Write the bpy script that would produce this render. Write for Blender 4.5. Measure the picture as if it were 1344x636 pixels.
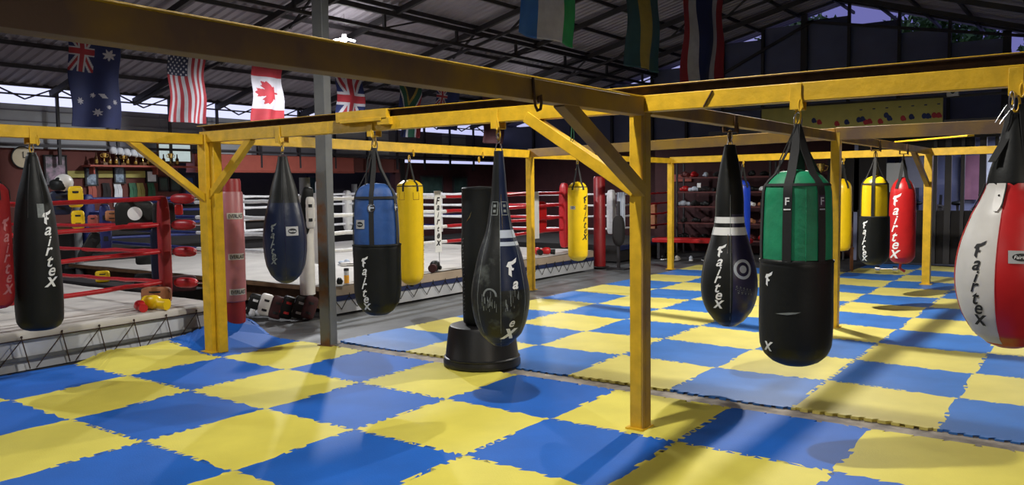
import bpy, bmesh, math, random
from mathutils import Vector, Matrix, Quaternion
R = math.radians
PI = math.pi
sc = bpy.context.scene
COL = sc.collection
for o in list(bpy.data.objects): bpy.data.objects.remove(o, do_unlink=True)

# ------------------------------------------------------------------ camera
FPX = 1071.88
CZ = 1.708
pitch, roll, yaw = -0.0691, -0.01208, -0.62638
cy_, sy_, cp_, sp_, cr_, sr_ = math.cos(yaw), math.sin(yaw), math.cos(pitch), math.sin(pitch), math.cos(roll), math.sin(roll)
FW = Vector((sy_*cp_, cy_*cp_, sp_))
R0 = Vector((cy_, -sy_, 0)); U0 = R0.cross(FW)
RT = cr_*R0 + sr_*U0; UP = -sr_*R0 + cr_*U0
cam = bpy.data.objects.new('camera', bpy.data.cameras.new('camera')); COL.objects.link(cam)
cam.data.sensor_width = 36; cam.data.lens = 36*FPX/1344
cam.data.clip_end = 200
cam.matrix_world = Matrix(((RT.x, UP.x, -FW.x, 0), (RT.y, UP.y, -FW.y, 0), (RT.z, UP.z, -FW.z, CZ), (0, 0, 0, 1)))
sc.camera = cam
def depth(X, Y): return FW.x*X + FW.y*Y
def zat(X, Y, py):
    """height above the floor point (X, Y) that the survey sighted at row py"""
    b = -(py-318)/FPX
    k = X*UP.x + Y*UP.y; kf = X*FW.x + Y*FW.y
    return CZ + (b*kf - k)/(UP.z - b*FW.z)
def ray(px, py): return FW + RT*((px-672)/FPX) - UP*((py-318)/FPX)
def at(px, py, X=None, Y=None, Z=None):
    d = ray(px, py); c = Vector((0, 0, CZ))
    t = X/d.x if X is not None else (Y/d.y if Y is not None else (Z-CZ)/d.z)
    return c + d*t

# ------------------------------------------------------------------ world, exposure
sc.view_settings.view_transform = 'Standard'; sc.view_settings.look = 'None'
sc.view_settings.gamma = 1; sc.view_settings.exposure = 0.45
sc.view_settings.use_curve_mapping = False
w = bpy.data.worlds.new('dusk'); sc.world = w; w.use_nodes = True
nt = w.node_tree; bg = nt.nodes['Background']; bg.inputs[1].default_value = 1.0
tc = nt.nodes.new('ShaderNodeTexCoord'); sx = nt.nodes.new('ShaderNodeSeparateXYZ'); nt.links.new(tc.outputs['Generated'], sx.inputs[0])
rp = nt.nodes.new('ShaderNodeValToRGB'); rp.color_ramp.elements[0].position = -0.0; rp.color_ramp.elements[0].color = (.62, .64, .92, 1)
mp = nt.nodes.new('ShaderNodeMapRange'); mp.inputs[1].default_value = -.85; mp.inputs[2].default_value = -.25
nt.links.new(sx.outputs['X'], mp.inputs[0]); nt.links.new(mp.outputs[0], rp.inputs[0])
rp.color_ramp.elements[1].position = 1; rp.color_ramp.elements[1].color = (.11, .11, .30, 1)     # dusk: glow low in the west, dim violet elsewhere
nt.links.new(rp.outputs[0], bg.inputs[0])

# lamps of the hall and added unseen fill lamps: (x, y, z, power, colour, emitter size)
LAMPS = [(-3.0, 3.75, 4.75, 400, (1, .97, .90), .16),
         (-3.30, 10.65, 4.25, 680, (1, .95, .84), .14),
         (-11.0, 10.2, 4.33, 560, (.95, .97, 1), .16),
         (-10.4, 2.2, 4.25, 260, (.95, .97, 1), .16),
         (2.8, 1.5, 3.3, 230, (1, .90, .74), .3),  # unseen fill lamp, set here to brighten the right-hand beam faces
         (-11.5, 16.6, 3.45, 220, (.95, .97, 1), .16),  # added lamp for the ring, kept out of sight behind the big beam
         (-3.2, -2.5, 4.4, 90, (1, .97, .92), .2)]

# ------------------------------------------------------------------ materials
def mat(name, col, rough=.6, metal=0, var=.12, scale=6, bump=0, bscale=40, coat=0, emit=0, col2=None, spec=.5, thr=(.45, .6)):
    m = bpy.data.materials.new(name); m.use_nodes = True
    nt = m.node_tree; b = nt.nodes['Principled BSDF']
    b.inputs['Roughness'].default_value = rough; b.inputs['Metallic'].default_value = metal
    b.inputs['Coat Weight'].default_value = coat; b.inputs['Specular IOR Level'].default_value = spec
    tc = nt.nodes.new('ShaderNodeTexCoord')
    if var or col2:
        n = nt.nodes.new('ShaderNodeTexNoise'); n.inputs['Scale'].default_value = scale; n.inputs['Detail'].default_value = 6
        nt.links.new(tc.outputs['Object'], n.inputs['Vector'])
        r = nt.nodes.new('ShaderNodeValToRGB')
        c = Vector(col[:3])
        if col2:
            r.color_ramp.elements[0].position, r.color_ramp.elements[1].position = thr
            a, d = c, Vector(col2[:3])
        else:
            r.color_ramp.elements[0].position, r.color_ramp.elements[1].position = .3, .7
            a, d = c*(1-var), c*(1+var)
        r.color_ramp.elements[0].color = (*a, 1); r.color_ramp.elements[1].color = (*d, 1)
        nt.links.new(n.outputs['Fac'], r.inputs['Fac']); nt.links.new(r.outputs['Color'], b.inputs['Base Color'])
    else: b.inputs['Base Color'].default_value = (*col[:3], 1)
    if bump:
        n2 = nt.nodes.new('ShaderNodeTexNoise'); n2.inputs['Scale'].default_value = bscale; n2.inputs['Detail'].default_value = 4
        nt.links.new(tc.outputs['Object'], n2.inputs['Vector'])
        bp = nt.nodes.new('ShaderNodeBump'); bp.inputs['Strength'].default_value = bump; bp.inputs['Distance'].default_value = .02
        nt.links.new(n2.outputs['Fac'], bp.inputs['Height']); nt.links.new(bp.outputs['Normal'], b.inputs['Normal'])
    if emit:
        b.inputs['Emission Color'].default_value = (*col[:3], 1); b.inputs['Emission Strength'].default_value = emit
    return m
M = {}
def D(k, *a, **kw): M[k] = mat(k, *a, **kw)
D('yellow_paint', (.70, .42, .018), rough=.42, var=.16, scale=9, bump=.15, bscale=25)
D('rust', (.10, .050, .022), rough=.8, var=.35, scale=14, bump=.2)
D('worn_shaded_steel', (.21, .125, .075), rough=.6, col2=(.46, .27, .03), scale=2.0, thr=(.38, .64), bump=.12)  # rusty brown with the shade of unlit faces mixed into the colour
D('grey_steel', (.12, .125, .13), rough=.5, var=.12)
D('rusty_grey', (.13, .13, .135), rough=.6, col2=(.16, .07, .03), scale=4, thr=(.45, .6))
D('dark_steel', (.022, .02, .024), rough=.6)
D('chrome', (.7, .7, .72), rough=.2, metal=1, var=0)
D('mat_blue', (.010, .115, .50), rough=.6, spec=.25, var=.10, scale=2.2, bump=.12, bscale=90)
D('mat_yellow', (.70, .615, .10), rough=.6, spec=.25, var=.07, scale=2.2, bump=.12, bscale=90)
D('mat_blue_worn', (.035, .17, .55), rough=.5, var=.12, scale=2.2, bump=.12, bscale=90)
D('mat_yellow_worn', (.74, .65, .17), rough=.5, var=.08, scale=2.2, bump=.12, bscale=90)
D('mat_edge', (.02, .02, .03), rough=.8)
D('black_vinyl', (.007, .008, .008), rough=.5, spec=.3, var=.2, scale=5, bump=.08, bscale=30)
D('worn_vinyl', (.010, .011, .010), rough=.45, spec=.4, col2=(.09, .10, .09), scale=9, thr=(.56, .75), bump=.1)
D('black_web', (.011, .011, .012), rough=.8, var=.2, scale=60)
D('navy_vinyl', (.009, .015, .042), rough=.4, spec=.35, var=.15, scale=5, bump=.08, bscale=30)
D('violet_vinyl', (.018, .016, .05), rough=.3, var=.15)
D('blue_nylon', (.020, .075, .26), rough=.6, var=.16, scale=7, bump=.35, bscale=14)
D('green_nylon', (.006, .22, .10), rough=.6, var=.16, scale=7, bump=.35, bscale=12)
D('yellow_vinyl', (.80, .53, .006), rough=.35, var=.06, bump=.1, bscale=16)
D('blue_vinyl', (.006, .04, .42), rough=.4, var=.08)
D('red_vinyl', (.50, .012, .014), rough=.38, var=.10, bump=.1, bscale=14)
D('white_vinyl', (.62, .60, .57), rough=.4, var=.07, scale=8)
D('grey_stripe', (.45, .50, .58), rough=.4, var=.05)
D('print_white', (.80, .81, .82), rough=.6, var=.03)
D('print_grey', (.20, .22, .22), rough=.6, var=.25, scale=30)
D('print_black', (.008, .008, .01), rough=.6, var=0)
D('silver_patch', (.42, .42, .43), rough=.4, var=.1)
D('red_print', (.45, .02, .02), rough=.6, var=0)
D('purple_print', (.10, .08, .22), rough=.6, var=0)
D('rubber', (.008, .008, .009), rough=.42, var=.2, bump=.05)
D('canvas', (.50, .475, .44), rough=.75, var=.10, scale=2.2, bump=.1, bscale=9)
D('canvas_side', (.40, .32, .25), rough=.8, var=.12, scale=3)
D('apron_white', (.50, .52, .57), rough=.7, var=.12, scale=3)
D('band_navy', (.012, .022, .09), rough=.7)
D('cord', (.012, .010, .009), rough=.9)
D('brown_cord', (.045, .025, .018), rough=.9)
D('rope_red', (.42, .010, .016), rough=.4, var=.15, scale=20)
D('rope_white', (.72, .72, .74), rough=.5, var=.10, scale=20)
D('rope_blue', (.012, .022, .13), rough=.5, var=.15, scale=20)
D('post_red', (.27, .010, .014), rough=.45)
D('pink_pad', (.38, .13, .145), rough=.40, var=.15, scale=4)
D('wall_brick', (.105, .026, .020), rough=.8, var=.12, scale=3)
D('fascia_red', (.34, .075, .052), rough=.7, var=.08)
D('maroon', (.045, .010, .012), rough=.8, var=.2)
D('dark_room', (.018, .016, .017), rough=.9)
D('siding', (.17, .165, .19), rough=.6, var=.1, scale=2)
D('siding_pale', (.40, .42, .45), rough=.6, var=.08, scale=2)
D('gable', (.10, .115, .21), rough=.5, var=.1, scale=2)  # bluish albedo stands in for dusk daylight entering under the roof
D('roof', (.24, .22, .26), rough=.6, var=.15, scale=1.5)
D('concrete', (.045, .045, .048), rough=.7, var=.25, scale=3, bump=.1)
D('dusty', (.36, .32, .28), rough=.85, col2=(.18, .16, .15), scale=7, thr=(.4, .65), bump=.2)
D('sheet_grey', (.15, .16, .17), rough=.32, var=.25, scale=2.5, bump=.25, bscale=5)
D('wood', (.16, .09, .045), rough=.6, var=.25, scale=8)
D('shelf_red', (.10, .016, .014), rough=.6)
D('glass_green', (.03, .06, .055), rough=.15, var=.3, scale=4)
D('glass_blue', (.06, .12, .28), rough=.2, var=.4, scale=3)
D('brown_glass', (.07, .03, .008), rough=.15)
D('gold', (.75, .50, .14), rough=.25, metal=.9, var=0)
D('amber', (.65, .30, .03), rough=.2, var=.1)
D('paper', (.60, .62, .66), rough=.7, var=.15, scale=9)
D('photo_print', (.30, .20, .27), rough=.5, col2=(.07, .07, .08), scale=9, thr=(.4, .6))
D('photo_blue', (.26, .34, .42), rough=.5, col2=(.07, .10, .15), scale=12, thr=(.4, .6))
D('clock_face', (.52, .44, .30), rough=.5, var=.05)
D('banner_yellow', (.27, .24, .06), rough=.7, var=.08)
D('leaf', (.05, .13, .02), rough=.6, var=.4, scale=3)
D('bark', (.07, .045, .03), rough=.9)
D('plant_green', (.02, .10, .05), rough=.7, var=.3)
D('tan', (.35, .14, .06), rough=.7)
D('glowing_board', (.50, .60, .60), rough=.4, emit=.55, var=.12, scale=5)  # emission added so the pale board stays bright above the lamp cones
D('led', (1, .98, .95), emit=22, var=0)
D('lit_wall', (.20, .22, .36), rough=.6, var=.2, scale=2)
D('pink_wall', (.30, .13, .19), rough=.6, var=.2, scale=3)
D('f_blue', (.006, .012, .07), rough=.8); D('f_red', (.24, .012, .02), rough=.8); D('f_white', (.34, .33, .36), rough=.8)  # flag colours darkened in place of the weaker light up there
D('f_green', (.006, .055, .03), rough=.8); D('f_gold', (.22, .16, .03), rough=.8); D('f_black', (.012, .012, .014), rough=.8)
D('f_teal', (.012, .05, .065), rough=.8); D('f_sky', (.015, .09, .30), rough=.8); D('f_leafgreen', (.006, .19, .055), rough=.8)
D('f_canton', (.010, .014, .045), rough=.8)

# ------------------------------------------------------------------ geometry helpers
class G:
    def __init__(s): s.v = []; s.f = []; s.m = []
    def add(s, vs, fs, m=0):
        o = len(s.v); s.v += [tuple(x) for x in vs]; s.f += [tuple(i+o for i in f) for f in fs]
        s.m += (m if isinstance(m, list) else [m]*len(fs)); return s
    def box(s, c, d, rot=None, m=0, taper=1):
        x, y, z = d[0]/2, d[1]/2, d[2]/2
        vs = [Vector((sx*x*(taper if sz > 0 else 1), sy*y*(taper if sz > 0 else 1), sz*z)) for sz in (-1, 1) for sy in (-1, 1) for sx in (-1, 1)]
        if rot is not None: vs = [rot @ v for v in vs]
        c = Vector(c)
        return s.add([v+c for v in vs], [(0, 2, 3, 1), (4, 5, 7, 6), (0, 1, 5, 4), (2, 6, 7, 3), (0, 4, 6, 2), (1, 3, 7, 5)], m)
    def bar(s, a, b, wd, h, m=0, up=(0, 0, 1)):
        a, b = Vector(a), Vector(b); d = (b-a); L = d.length; d.normalize(); upv = Vector(up)
        if abs(d.dot(upv)) > .99: upv = Vector((0, 1, 0))
        sx = d.cross(upv).normalized(); uz = sx.cross(d).normalized()
        rot = Matrix((sx, d, uz)).transposed()
        return s.box((a+b)/2, (wd, L, h), rot, m)
    def tube(s, pts, r, seg=8, m=0, closed=False, cap=True):
        pts = [Vector(p) for p in pts]; n = len(pts); vs = []; fs = []; prev = None
        for i, p in enumerate(pts):
            if closed: t = pts[(i+1) % n]-pts[i-1]
            else: t = pts[min(i+1, n-1)]-pts[max(i-1, 0)]
            t.normalize()
            if prev is None:
                prev = t.orthogonal().normalized()
            else: prev = (prev - t*prev.dot(t)).normalized()
            q = t.cross(prev); rr = r[i] if isinstance(r, (list, tuple)) else r
            for k in range(seg):
                a = 2*PI*k/seg; vs.append(p+prev*math.cos(a)*rr+q*math.sin(a)*rr)
        for i in range(n if closed else n-1):
            j = (i+1) % n
            for k in range(seg): fs.append((i*seg+k, i*seg+(k+1) % seg, j*seg+(k+1) % seg, j*seg+k))
        if cap and not closed: fs += [tuple(range(seg))[::-1], tuple((n-1)*seg+k for k in range(seg))]
        return s.add(vs, fs, m)
    def lathe(s, prof, seg=32, c=(0, 0, 0), m=0, fn=None, rot=None):
        vs = []; fs = []; ms = []; c = Vector(c)
        for z, r in prof:
            for k in range(seg):
                a = 2*PI*k/seg; v = Vector((math.sin(a)*r, -math.cos(a)*r, z))
                if rot is not None: v = rot @ v
                vs.append(v+c)
        for i in range(len(prof)-1):
            for k in range(seg):
                fs.append((i*seg+k, i*seg+(k+1) % seg, (i+1)*seg+(k+1) % seg, (i+1)*seg+k))
                ms.append(fn((prof[i][0]+prof[i+1][0])/2, 2*PI*(k+.5)/seg) if fn else m)
        if prof[0][1] > 1e-4: fs.append(tuple(range(seg))); ms.append(ms[0])
        if prof[-1][1] > 1e-4: fs.append(tuple((len(prof)-1)*seg+k for k in range(seg))); ms.append(ms[-1])
        return s.add(vs, fs, ms)
    def ell(s, c, r, rot=None, m=0, seg=14, p=1.0):
        vs = []; fs = []; c = Vector(c); n = seg//2+1
        def sg(x): return math.copysign(abs(x)**p, x)
        for i in range(n+1):
            t = PI*i/n
            for k in range(seg):
                a = 2*PI*k/seg
                v = Vector((r[0]*sg(math.sin(t))*sg(math.cos(a)), r[1]*sg(math.sin(t))*sg(math.sin(a)), -r[2]*sg(math.cos(t))))
                if rot is not None: v = rot @ v
                vs.append(v+c)
        for i in range(n):
            for k in range(seg): fs.append((i*seg+k, i*seg+(k+1) % seg, (i+1)*seg+(k+1) % seg, (i+1)*seg+k))
        return s.add(vs, fs, m)
    def ribbon(s, pts, wv, th=.004, m=0):
        """flat strap through pts; wv = half width vector(s)"""
        n = len(pts); vs = []; fs = []
        for i, p in enumerate(pts):
            p = Vector(p); t = Vector(pts[min(i+1, n-1)])-Vector(pts[max(i-1, 0)])
            wvec = Vector(wv[i] if isinstance(wv, list) else wv); nn = t.cross(wvec)
            nn = nn.normalized()*th/2 if nn.length > 1e-9 else Vector((0, 0, th/2))
            vs += [p-wvec-nn, p+wvec-nn, p+wvec+nn, p-wvec+nn]
        for i in range(n-1):
            for k in range(4): fs.append((i*4+k, i*4+(k+1) % 4, i*4+4+(k+1) % 4, i*4+4+k))
        fs += [(3, 2, 1, 0), ((n-1)*4, (n-1)*4+1, (n-1)*4+2, (n-1)*4+3)]
        return s.add(vs, fs, m)
    def obj(s, name, mats, parent=None, ang=35, bev=0, loc=None, fix=True):
        me = bpy.data.meshes.new(name); me.from_pydata(s.v, [], s.f)
        for k in (mats if isinstance(mats, (list, tuple)) else [mats]): me.materials.append(M[k])
        me.polygons.foreach_set('material_index', s.m)
        if fix:
            bm = bmesh.new(); bm.from_mesh(me); bmesh.ops.remove_doubles(bm, verts=bm.verts, dist=1e-5)
            bmesh.ops.recalc_face_normals(bm, faces=bm.faces); bm.to_mesh(me); bm.free()
        me.polygons.foreach_set('use_smooth', [True]*len(me.polygons)); me.set_sharp_from_angle(angle=R(ang)); me.update()
        o = bpy.data.objects.new(name, me); COL.objects.link(o)
        if parent is not None: o.parent = parent
        if loc is not None: o.location = loc
        if bev:
            b = o.modifiers.new('bevel', 'BEVEL'); b.width = bev; b.segments = 2; b.limit_method = 'ANGLE'
        return o
def thing(name, label, cat, loc=(0, 0, 0), rz=0, group=None):
    o = bpy.data.objects.new(name, None); COL.objects.link(o); o.empty_display_size = .1
    o.location = loc; o.rotation_euler = (0, 0, rz); o['label'] = label; o['category'] = cat
    if group: o['group'] = group
    return o
def tag(o, label, cat, group=None):
    o['label'] = label; o['category'] = cat
    if group: o['group'] = group
    return o
def struct(o): o['kind'] = 'structure'; return o
def facing(X, Y): return math.atan2(-Y, -X)+PI/2      # local -Y turned to the viewer's side of the hall
def lerp_prof(prof, z):
    for i in range(len(prof)-1):
        a, b = prof[i], prof[i+1]
        if min(a[0], b[0]) <= z <= max(a[0], b[0]) and a[0] != b[0]:
            return a[1]+(b[1]-a[1])*(z-a[0])/(b[0]-a[0])
    return prof[0][1] if z < prof[0][0] else prof[-1][1]
_font = {}
def glyph(txt, bold=.0, shear=0.0):
    key = (txt, bold, shear)
    if key not in _font:
        cu = bpy.data.curves.new('g', 'FONT'); cu.body = txt; cu.size = 1; cu.align_x = 'CENTER'; cu.align_y = 'CENTER'
        cu.offset = bold; cu.shear = shear; cu.resolution_u = 3
        o = bpy.data.objects.new('g', cu); COL.objects.link(o)
        dg = bpy.context.evaluated_depsgraph_get(); dg.update()
        me = bpy.data.meshes.new_from_object(o.evaluated_get(dg))
        vs = [v.co.copy() for v in me.vertices]; fs = [tuple(p.vertices) for p in me.polygons]
        bpy.data.objects.remove(o, do_unlink=True); bpy.data.curves.remove(cu); bpy.data.meshes.remove(me)
        xs = [v.x for v in vs]; ys = [v.y for v in vs]
        cx, cy = (min(xs)+max(xs))/2, (min(ys)+max(ys))/2
        W, H = max(xs)-min(xs), max(ys)-min(ys)
        _font[key] = ([( (v.x-cx), (v.y-cy)) for v in vs], fs, W, H)
    return _font[key]
def text2d(txt, w=None, h=None, c=(0, 0), bold=.0, shear=0.0, rot=0):
    vs, fs, W, H = glyph(txt, bold, shear)
    sx = (w/W) if w else h/H; sy = (h/H) if h else w/W
    out = []
    for x, y in vs:
        x, y = x*sx, y*sy
        out.append((c[0]+x*math.cos(rot)-y*math.sin(rot), c[1]+x*math.sin(rot)+y*math.cos(rot)))
    return out, fs
def swoosh(c, s):
    """big winged initial: slanted top bar, hooked stem"""
    P = [(-.55, .10), (-.30, .55), (.15, .62), (.75, .95), (.60, .50), (.20, .28), (.02, .25), (.10, -.05), (.30, -.08), (.22, -.30), (-.02, -.28), (-.05, -.95), (-.38, -.70), (-.30, .02)]
    vs = [(c[0]+x*s, c[1]+y*s) for x, y in P]
    return vs, [(0, 1, 2, 13), (2, 3, 4, 5), (2, 5, 6, 13), (13, 6, 7, 10), (7, 8, 9, 10), (13, 10, 11, 12)]
def wrap(pieces, rfun, z0, phi0, m=0, off=.003):
    """lay 2-D artwork (u along the girth, v up) on a turned surface"""
    g = G()
    for vs, fs in pieces:
        bm = bmesh.new(); bv = [bm.verts.new((x, y, 0)) for x, y in vs]
        for f in fs:
            try: bm.faces.new([bv[i] for i in f])
            except Exception: pass
        bmesh.ops.triangulate(bm, faces=bm.faces)
        big = [e for e in bm.edges if e.calc_length() > .03]
        if big: bmesh.ops.subdivide_edges(bm, edges=big, cuts=2)
        bm.verts.index_update()
        out = []
        for v in bm.verts:
            z = z0+v.co.y; r = max(rfun(z), .02)+off; a = phi0+v.co.x/r
            out.append((r*math.sin(a), -r*math.cos(a), z))
        g.add(out, [tuple(v.index for v in f.verts) for f in bm.faces], m); bm.free()
    return g
def fairtex(h, gap=1.0, first=1.7, faded=None):
    """vertical 'Fairtex': winged initial then a i r t e x stacked downward; returns pieces, total height"""
    ps = [swoosh((0, -h*.8), h*.95)]; y = -h*1.9
    for i, ch in enumerate('airtex'):
        y -= h*gap*.5
        if not (faded and i in faded):
            k = {'t': 1.25, 'a': 1.0, 'i': 1.15, 'r': .95, 'e': 1.0, 'x': 1.15}[ch]
            ps.append(text2d(ch, h=h*k, c=(h*.10*math.sin(i*2), y), bold=.014, shear=.35))
        y -= h*gap*.62
    return ps, -y

# ------------------------------------------------------------------ floor and building shell
struct(G().box((-6, 9, -.08), (24, 32, .1)).obj('floor', 'concrete'))
EAVE, SL = 3.65, .246
RX = -5.45; RZ = EAVE+SL*(RX+15.8)
def roofz(x): return EAVE+SL*(x+15.8) if x < RX else RZ-.31*(x-RX)
def corrugated(x0, x1, y0, y1, pitch=.19, amp=.030):
    g = G(); xs = [x0+(x1-x0)*i/3 for i in range(4)]; ys = []
    n = int((y1-y0)/pitch)
    for i in range(n):
        b = y0+i*pitch
        ys += [(b, 0), (b+pitch*.42, 0), (b+pitch*.55, amp), (b+pitch*.87, amp)]
    vs = [(x, y, roofz(min(x, RX) if x1 <= RX+.01 else x)+h) for x in xs for y, h in ys]; L = len(ys)
    fs = [(i*L+j, i*L+j+1, (i+1)*L+j+1, (i+1)*L+j) for i in range(3) for j in range(L-1)]
    return g.add(vs, fs)
struct(corrugated(-15.95, RX, -5, 22.3).obj('ceiling', 'roof', fix=False, ang=10))
struct(corrugated(RX, 6.2, -5, 22.3).obj('ceiling', 'roof', fix=False, ang=10))
# left wall: brick-red lower part, pale siding above it, open strip under the eave
g = G()
g.box((-16.1, 2.5, 1.25), (.2, 15, 2.5)); struct(g.obj('wall_left', 'wall_brick'))
g = G()
for i in range(26):
    y = -5+i*1.13
    g.box((-16.12, y+.56, 2.90), (.06, 1.125, .82), m=1 if i % 7 in (0, 3, 4) and i > 9 else 0)
for k in range(4): g.box((-16.08, 9, 2.6+.2*k), (.03, 28, .02))
struct(g.obj('wall_left', ['siding', 'siding_pale']))
# recessed shop under the red fascia
g = G(); g.box((-17.6, 13.9, 1.25), (.1, 6.5, 2.5)); g.box((-16.8, 16.9, 1.25), (1.6, .2, 2.5)); struct(g.obj('wall_left', 'dark_room'))
struct(G().box((-16.0, 12.6, 2.30), (.34, 4.6, .37)).box((-16.0, 12.6, 2.10), (.38, 4.6, .03)).obj('trim_1', 'fascia_red', bev=.01))
struct(G().box((-16.05, 15.8, 2.3), (.2, 1.8, .37)).obj('trim_1', 'wall_brick'))
struct(G().box((-16.1, 20.0, 1.2), (.2, 6.8, 2.4)).obj('wall_left', 'maroon'))
for n, (y, z, h, wd) in enumerate([(11.2, 1.7, .6, .22), (13.9, 1.7, .6, .3), (15.2, 1.65, .7, .8), (18.1, 1.72, .55, .9), (19.4, 1.72, .5, .6)]):
    X = -17.5 if y < 16.6 else -15.98
    f = G().box((X, y, z+h/2+.02), (.06, wd+.08, .05)).box((X, y, z-h/2-.02), (.06, wd+.08, .05)).box((X, y-wd/2-.02, z), (.06, .05, h)).box((X, y+wd/2+.02, z), (.06, .05, h)).obj('window_%d' % (n+1), 'dark_steel', bev=.004); struct(f)
    G().box((X, y, z), (.02, wd, h)).obj('pane', 'glass_blue' if y < 15 else 'glass_green', parent=f)
# wall frame posts, rails and cross braces in the open strip
ys = [7.5+1.13*k for k in range(-9, 14)]
for k, y in enumerate(ys):
    g = G().box((-15.85, y, 2.95), (.05, .05, 1.5))
    if k+1 < len(ys):
        y2 = ys[k+1]
        g.bar((-15.85, y, 3.62), (-15.85, (y+y2)/2, 3.38), .025, .025).bar((-15.85, y2, 3.62), (-15.85, (y+y2)/2, 3.38), .025, .025)
    struct(g.obj('trim_2', 'dark_steel'))
struct(G().box((-15.85, 9, 3.46), (.03, 28, .03)).box((-15.85, 9, 3.63), (.06, 28, .06)).box((-15.85, 9, 2.55), (.06, 28, .05)).obj('trim_3', 'dark_steel'))
# purlins
for x in [-14.86, -13.95, -13.1, -12.3, -11.48, -10.4, -9.4, -8.4, -7.4, -6.4, -5.45, -4.4, -3.4, -2.4, -1.2, 0, 1.4, 2.8]:
    struct(G().box((x, 9, roofz(x)-.06), (.05, 28, .07)).obj('trim_4', 'dark_steel'))
# rafters and roof trusses across the hall, every second bay a lattice
for k, y in enumerate([-3.4, -1.1, 1.1, 3.3, 5.5, 7.4, 9.0, 10.9, 13.2, 15.4, 17.6, 19.8]):
    g = G()
    g.bar((-15.85, y, roofz(-15.85)-.14), (RX, y, RZ-.14), .07, .10).bar((RX, y, RZ-.14), (5.2, y, roofz(5.2)-.14), .07, .10)
    if k % 2 == 0 and y != 3.3 and y>6:
        pts = [-15.85, -13.9, -12, -10.1, -8.2]
        g.bar((-15.85, y, roofz(-15.85)-.20), (-12.0, y, roofz(-12)-.42), .05, .05)
        g.bar((-13.9, y, roofz(-13.9)-.38), (-13.9, y, roofz(-13.9)-.1), .04, .04)
        g.bar((-12.9, y, roofz(-12.9)-.42), (-12.0, y, roofz(-12)-.12), .04, .04)
        g.bar((-12, y, roofz(-12)-.42), (RX, y, RZ-.5), .05, .05)
        for x in (-11, -9.6, -8.2, -6.8): g.bar((x, y, roofz(x)-.48), (x+.7, y, roofz(x+.7)-.14), .035, .035)
    struct(g.obj('trim_5', 'dark_steel'))
# lengthwise lattice girder
g = G(); X = -10.4
g.box((X, 9, 4.80), (.07, 28, .09)).box((X, 9, 4.50), (.06, 28, .06))
for k in range(14):
    y = -3.4+2.0*k; g.box((X, y, 4.66), (.05, .05, .3)).bar((X, y, 4.52), (X, y+1.0, 4.8), .03, .03)
struct(g.obj('trim_6', 'dark_steel'))
# gable end: stepped panels, posts, sloping chords
g = G(); x = -16.2; YG = 21.5
xs = [-16.0, -14.6, -13.2, -11.8, -10.5, -9.45, -8.4, -7.32, -6.26, -5.18, -4.04, -2.97, -1.83, -.7, .5, 1.7, 3.0, 5.2]
for i in range(len(xs)-1):
    a, b = xs[i], xs[i+1]; top = (roofz(a)-.02) if b < RX else min(roofz(a), roofz(b))-.2
    n = int(top/.18); vs = []; fs = []
    for k in range(n+1):
        z = top*k/n; d = .03 if k % 2 else 0
        vs += [(a+.01, YG-d, z), (b-.01, YG-d, z)]
    for k in range(n): fs.append((2*k, 2*k+1, 2*k+3, 2*k+2))
    g.add(vs, fs); g.box(((a+b)/2, YG+.06, top/2), (b-a-.02, .04, top))
struct(g.obj('wall_back', 'gable', ang=60))
g = G()
for i, x in enumerate(xs):
    wd = .16 if i in (8, 12) else .07
    g.box((x, YG-.1, roofz(x)/2), (wd, .08, roofz(x)-.1))
g.bar((-16, YG-.16, 3.6), (RX, YG-.16, RZ-.03), .05, .05).bar((RX, YG-.16, RZ-.03), (5.2, YG-.16, roofz(5.2)-.03), .05, .05)
g.bar((-9.5, YG-.2, 4.1), (-6.0, YG-.2, 5.75), .05, .07).bar((-6.26, YG-.2, 5.75), (3, YG-.2, 4.0), .05, .07)
struct(g.obj('trim_7', 'dark_steel'))
# unseen walls added beside and behind the viewpoint to block sky light
struct(G().box((5.3, 8.5, 1.6), (.15, 27, 3.3)).obj('wall_right_blocker', 'siding'))
struct(G().box((-5.4, -4.9, 1.8), (21.4, .15, 3.6)).box((-5.4, -4.9, 4.4), (14, .15, 1.8)).obj('wall_front_blocker', 'siding'))
# low dark partition behind the far mats and the glazed room at the right
struct(G().box((-6.9, 19.6, 1.35), (5.2, .12, 2.7)).obj('wall_back', 'maroon'))
struct(G().box((-12.7, 21.2, 1.35), (6.4, .1, 2.7)).obj('wall_back', 'maroon'))
struct(G().box((-3.2, 18.75, .55), (2.2, .10, 1.1)).box((-3.2, 18.75, 2.55), (2.2, .1, .5)).obj('wall_back', 'dark_room'))
struct(G().box((.5, 21.2, 1.35), (8, .1, 2.7)).box((-4.35, 20, 1.35), (.1, 2.4, 2.7)).obj('wall_back', 'lit_wall'))
struct(G().box((-.9, 21.1, 1.55), (1.3, .06, 1.5)).obj('trim_8', 'pink_wall'))

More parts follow.
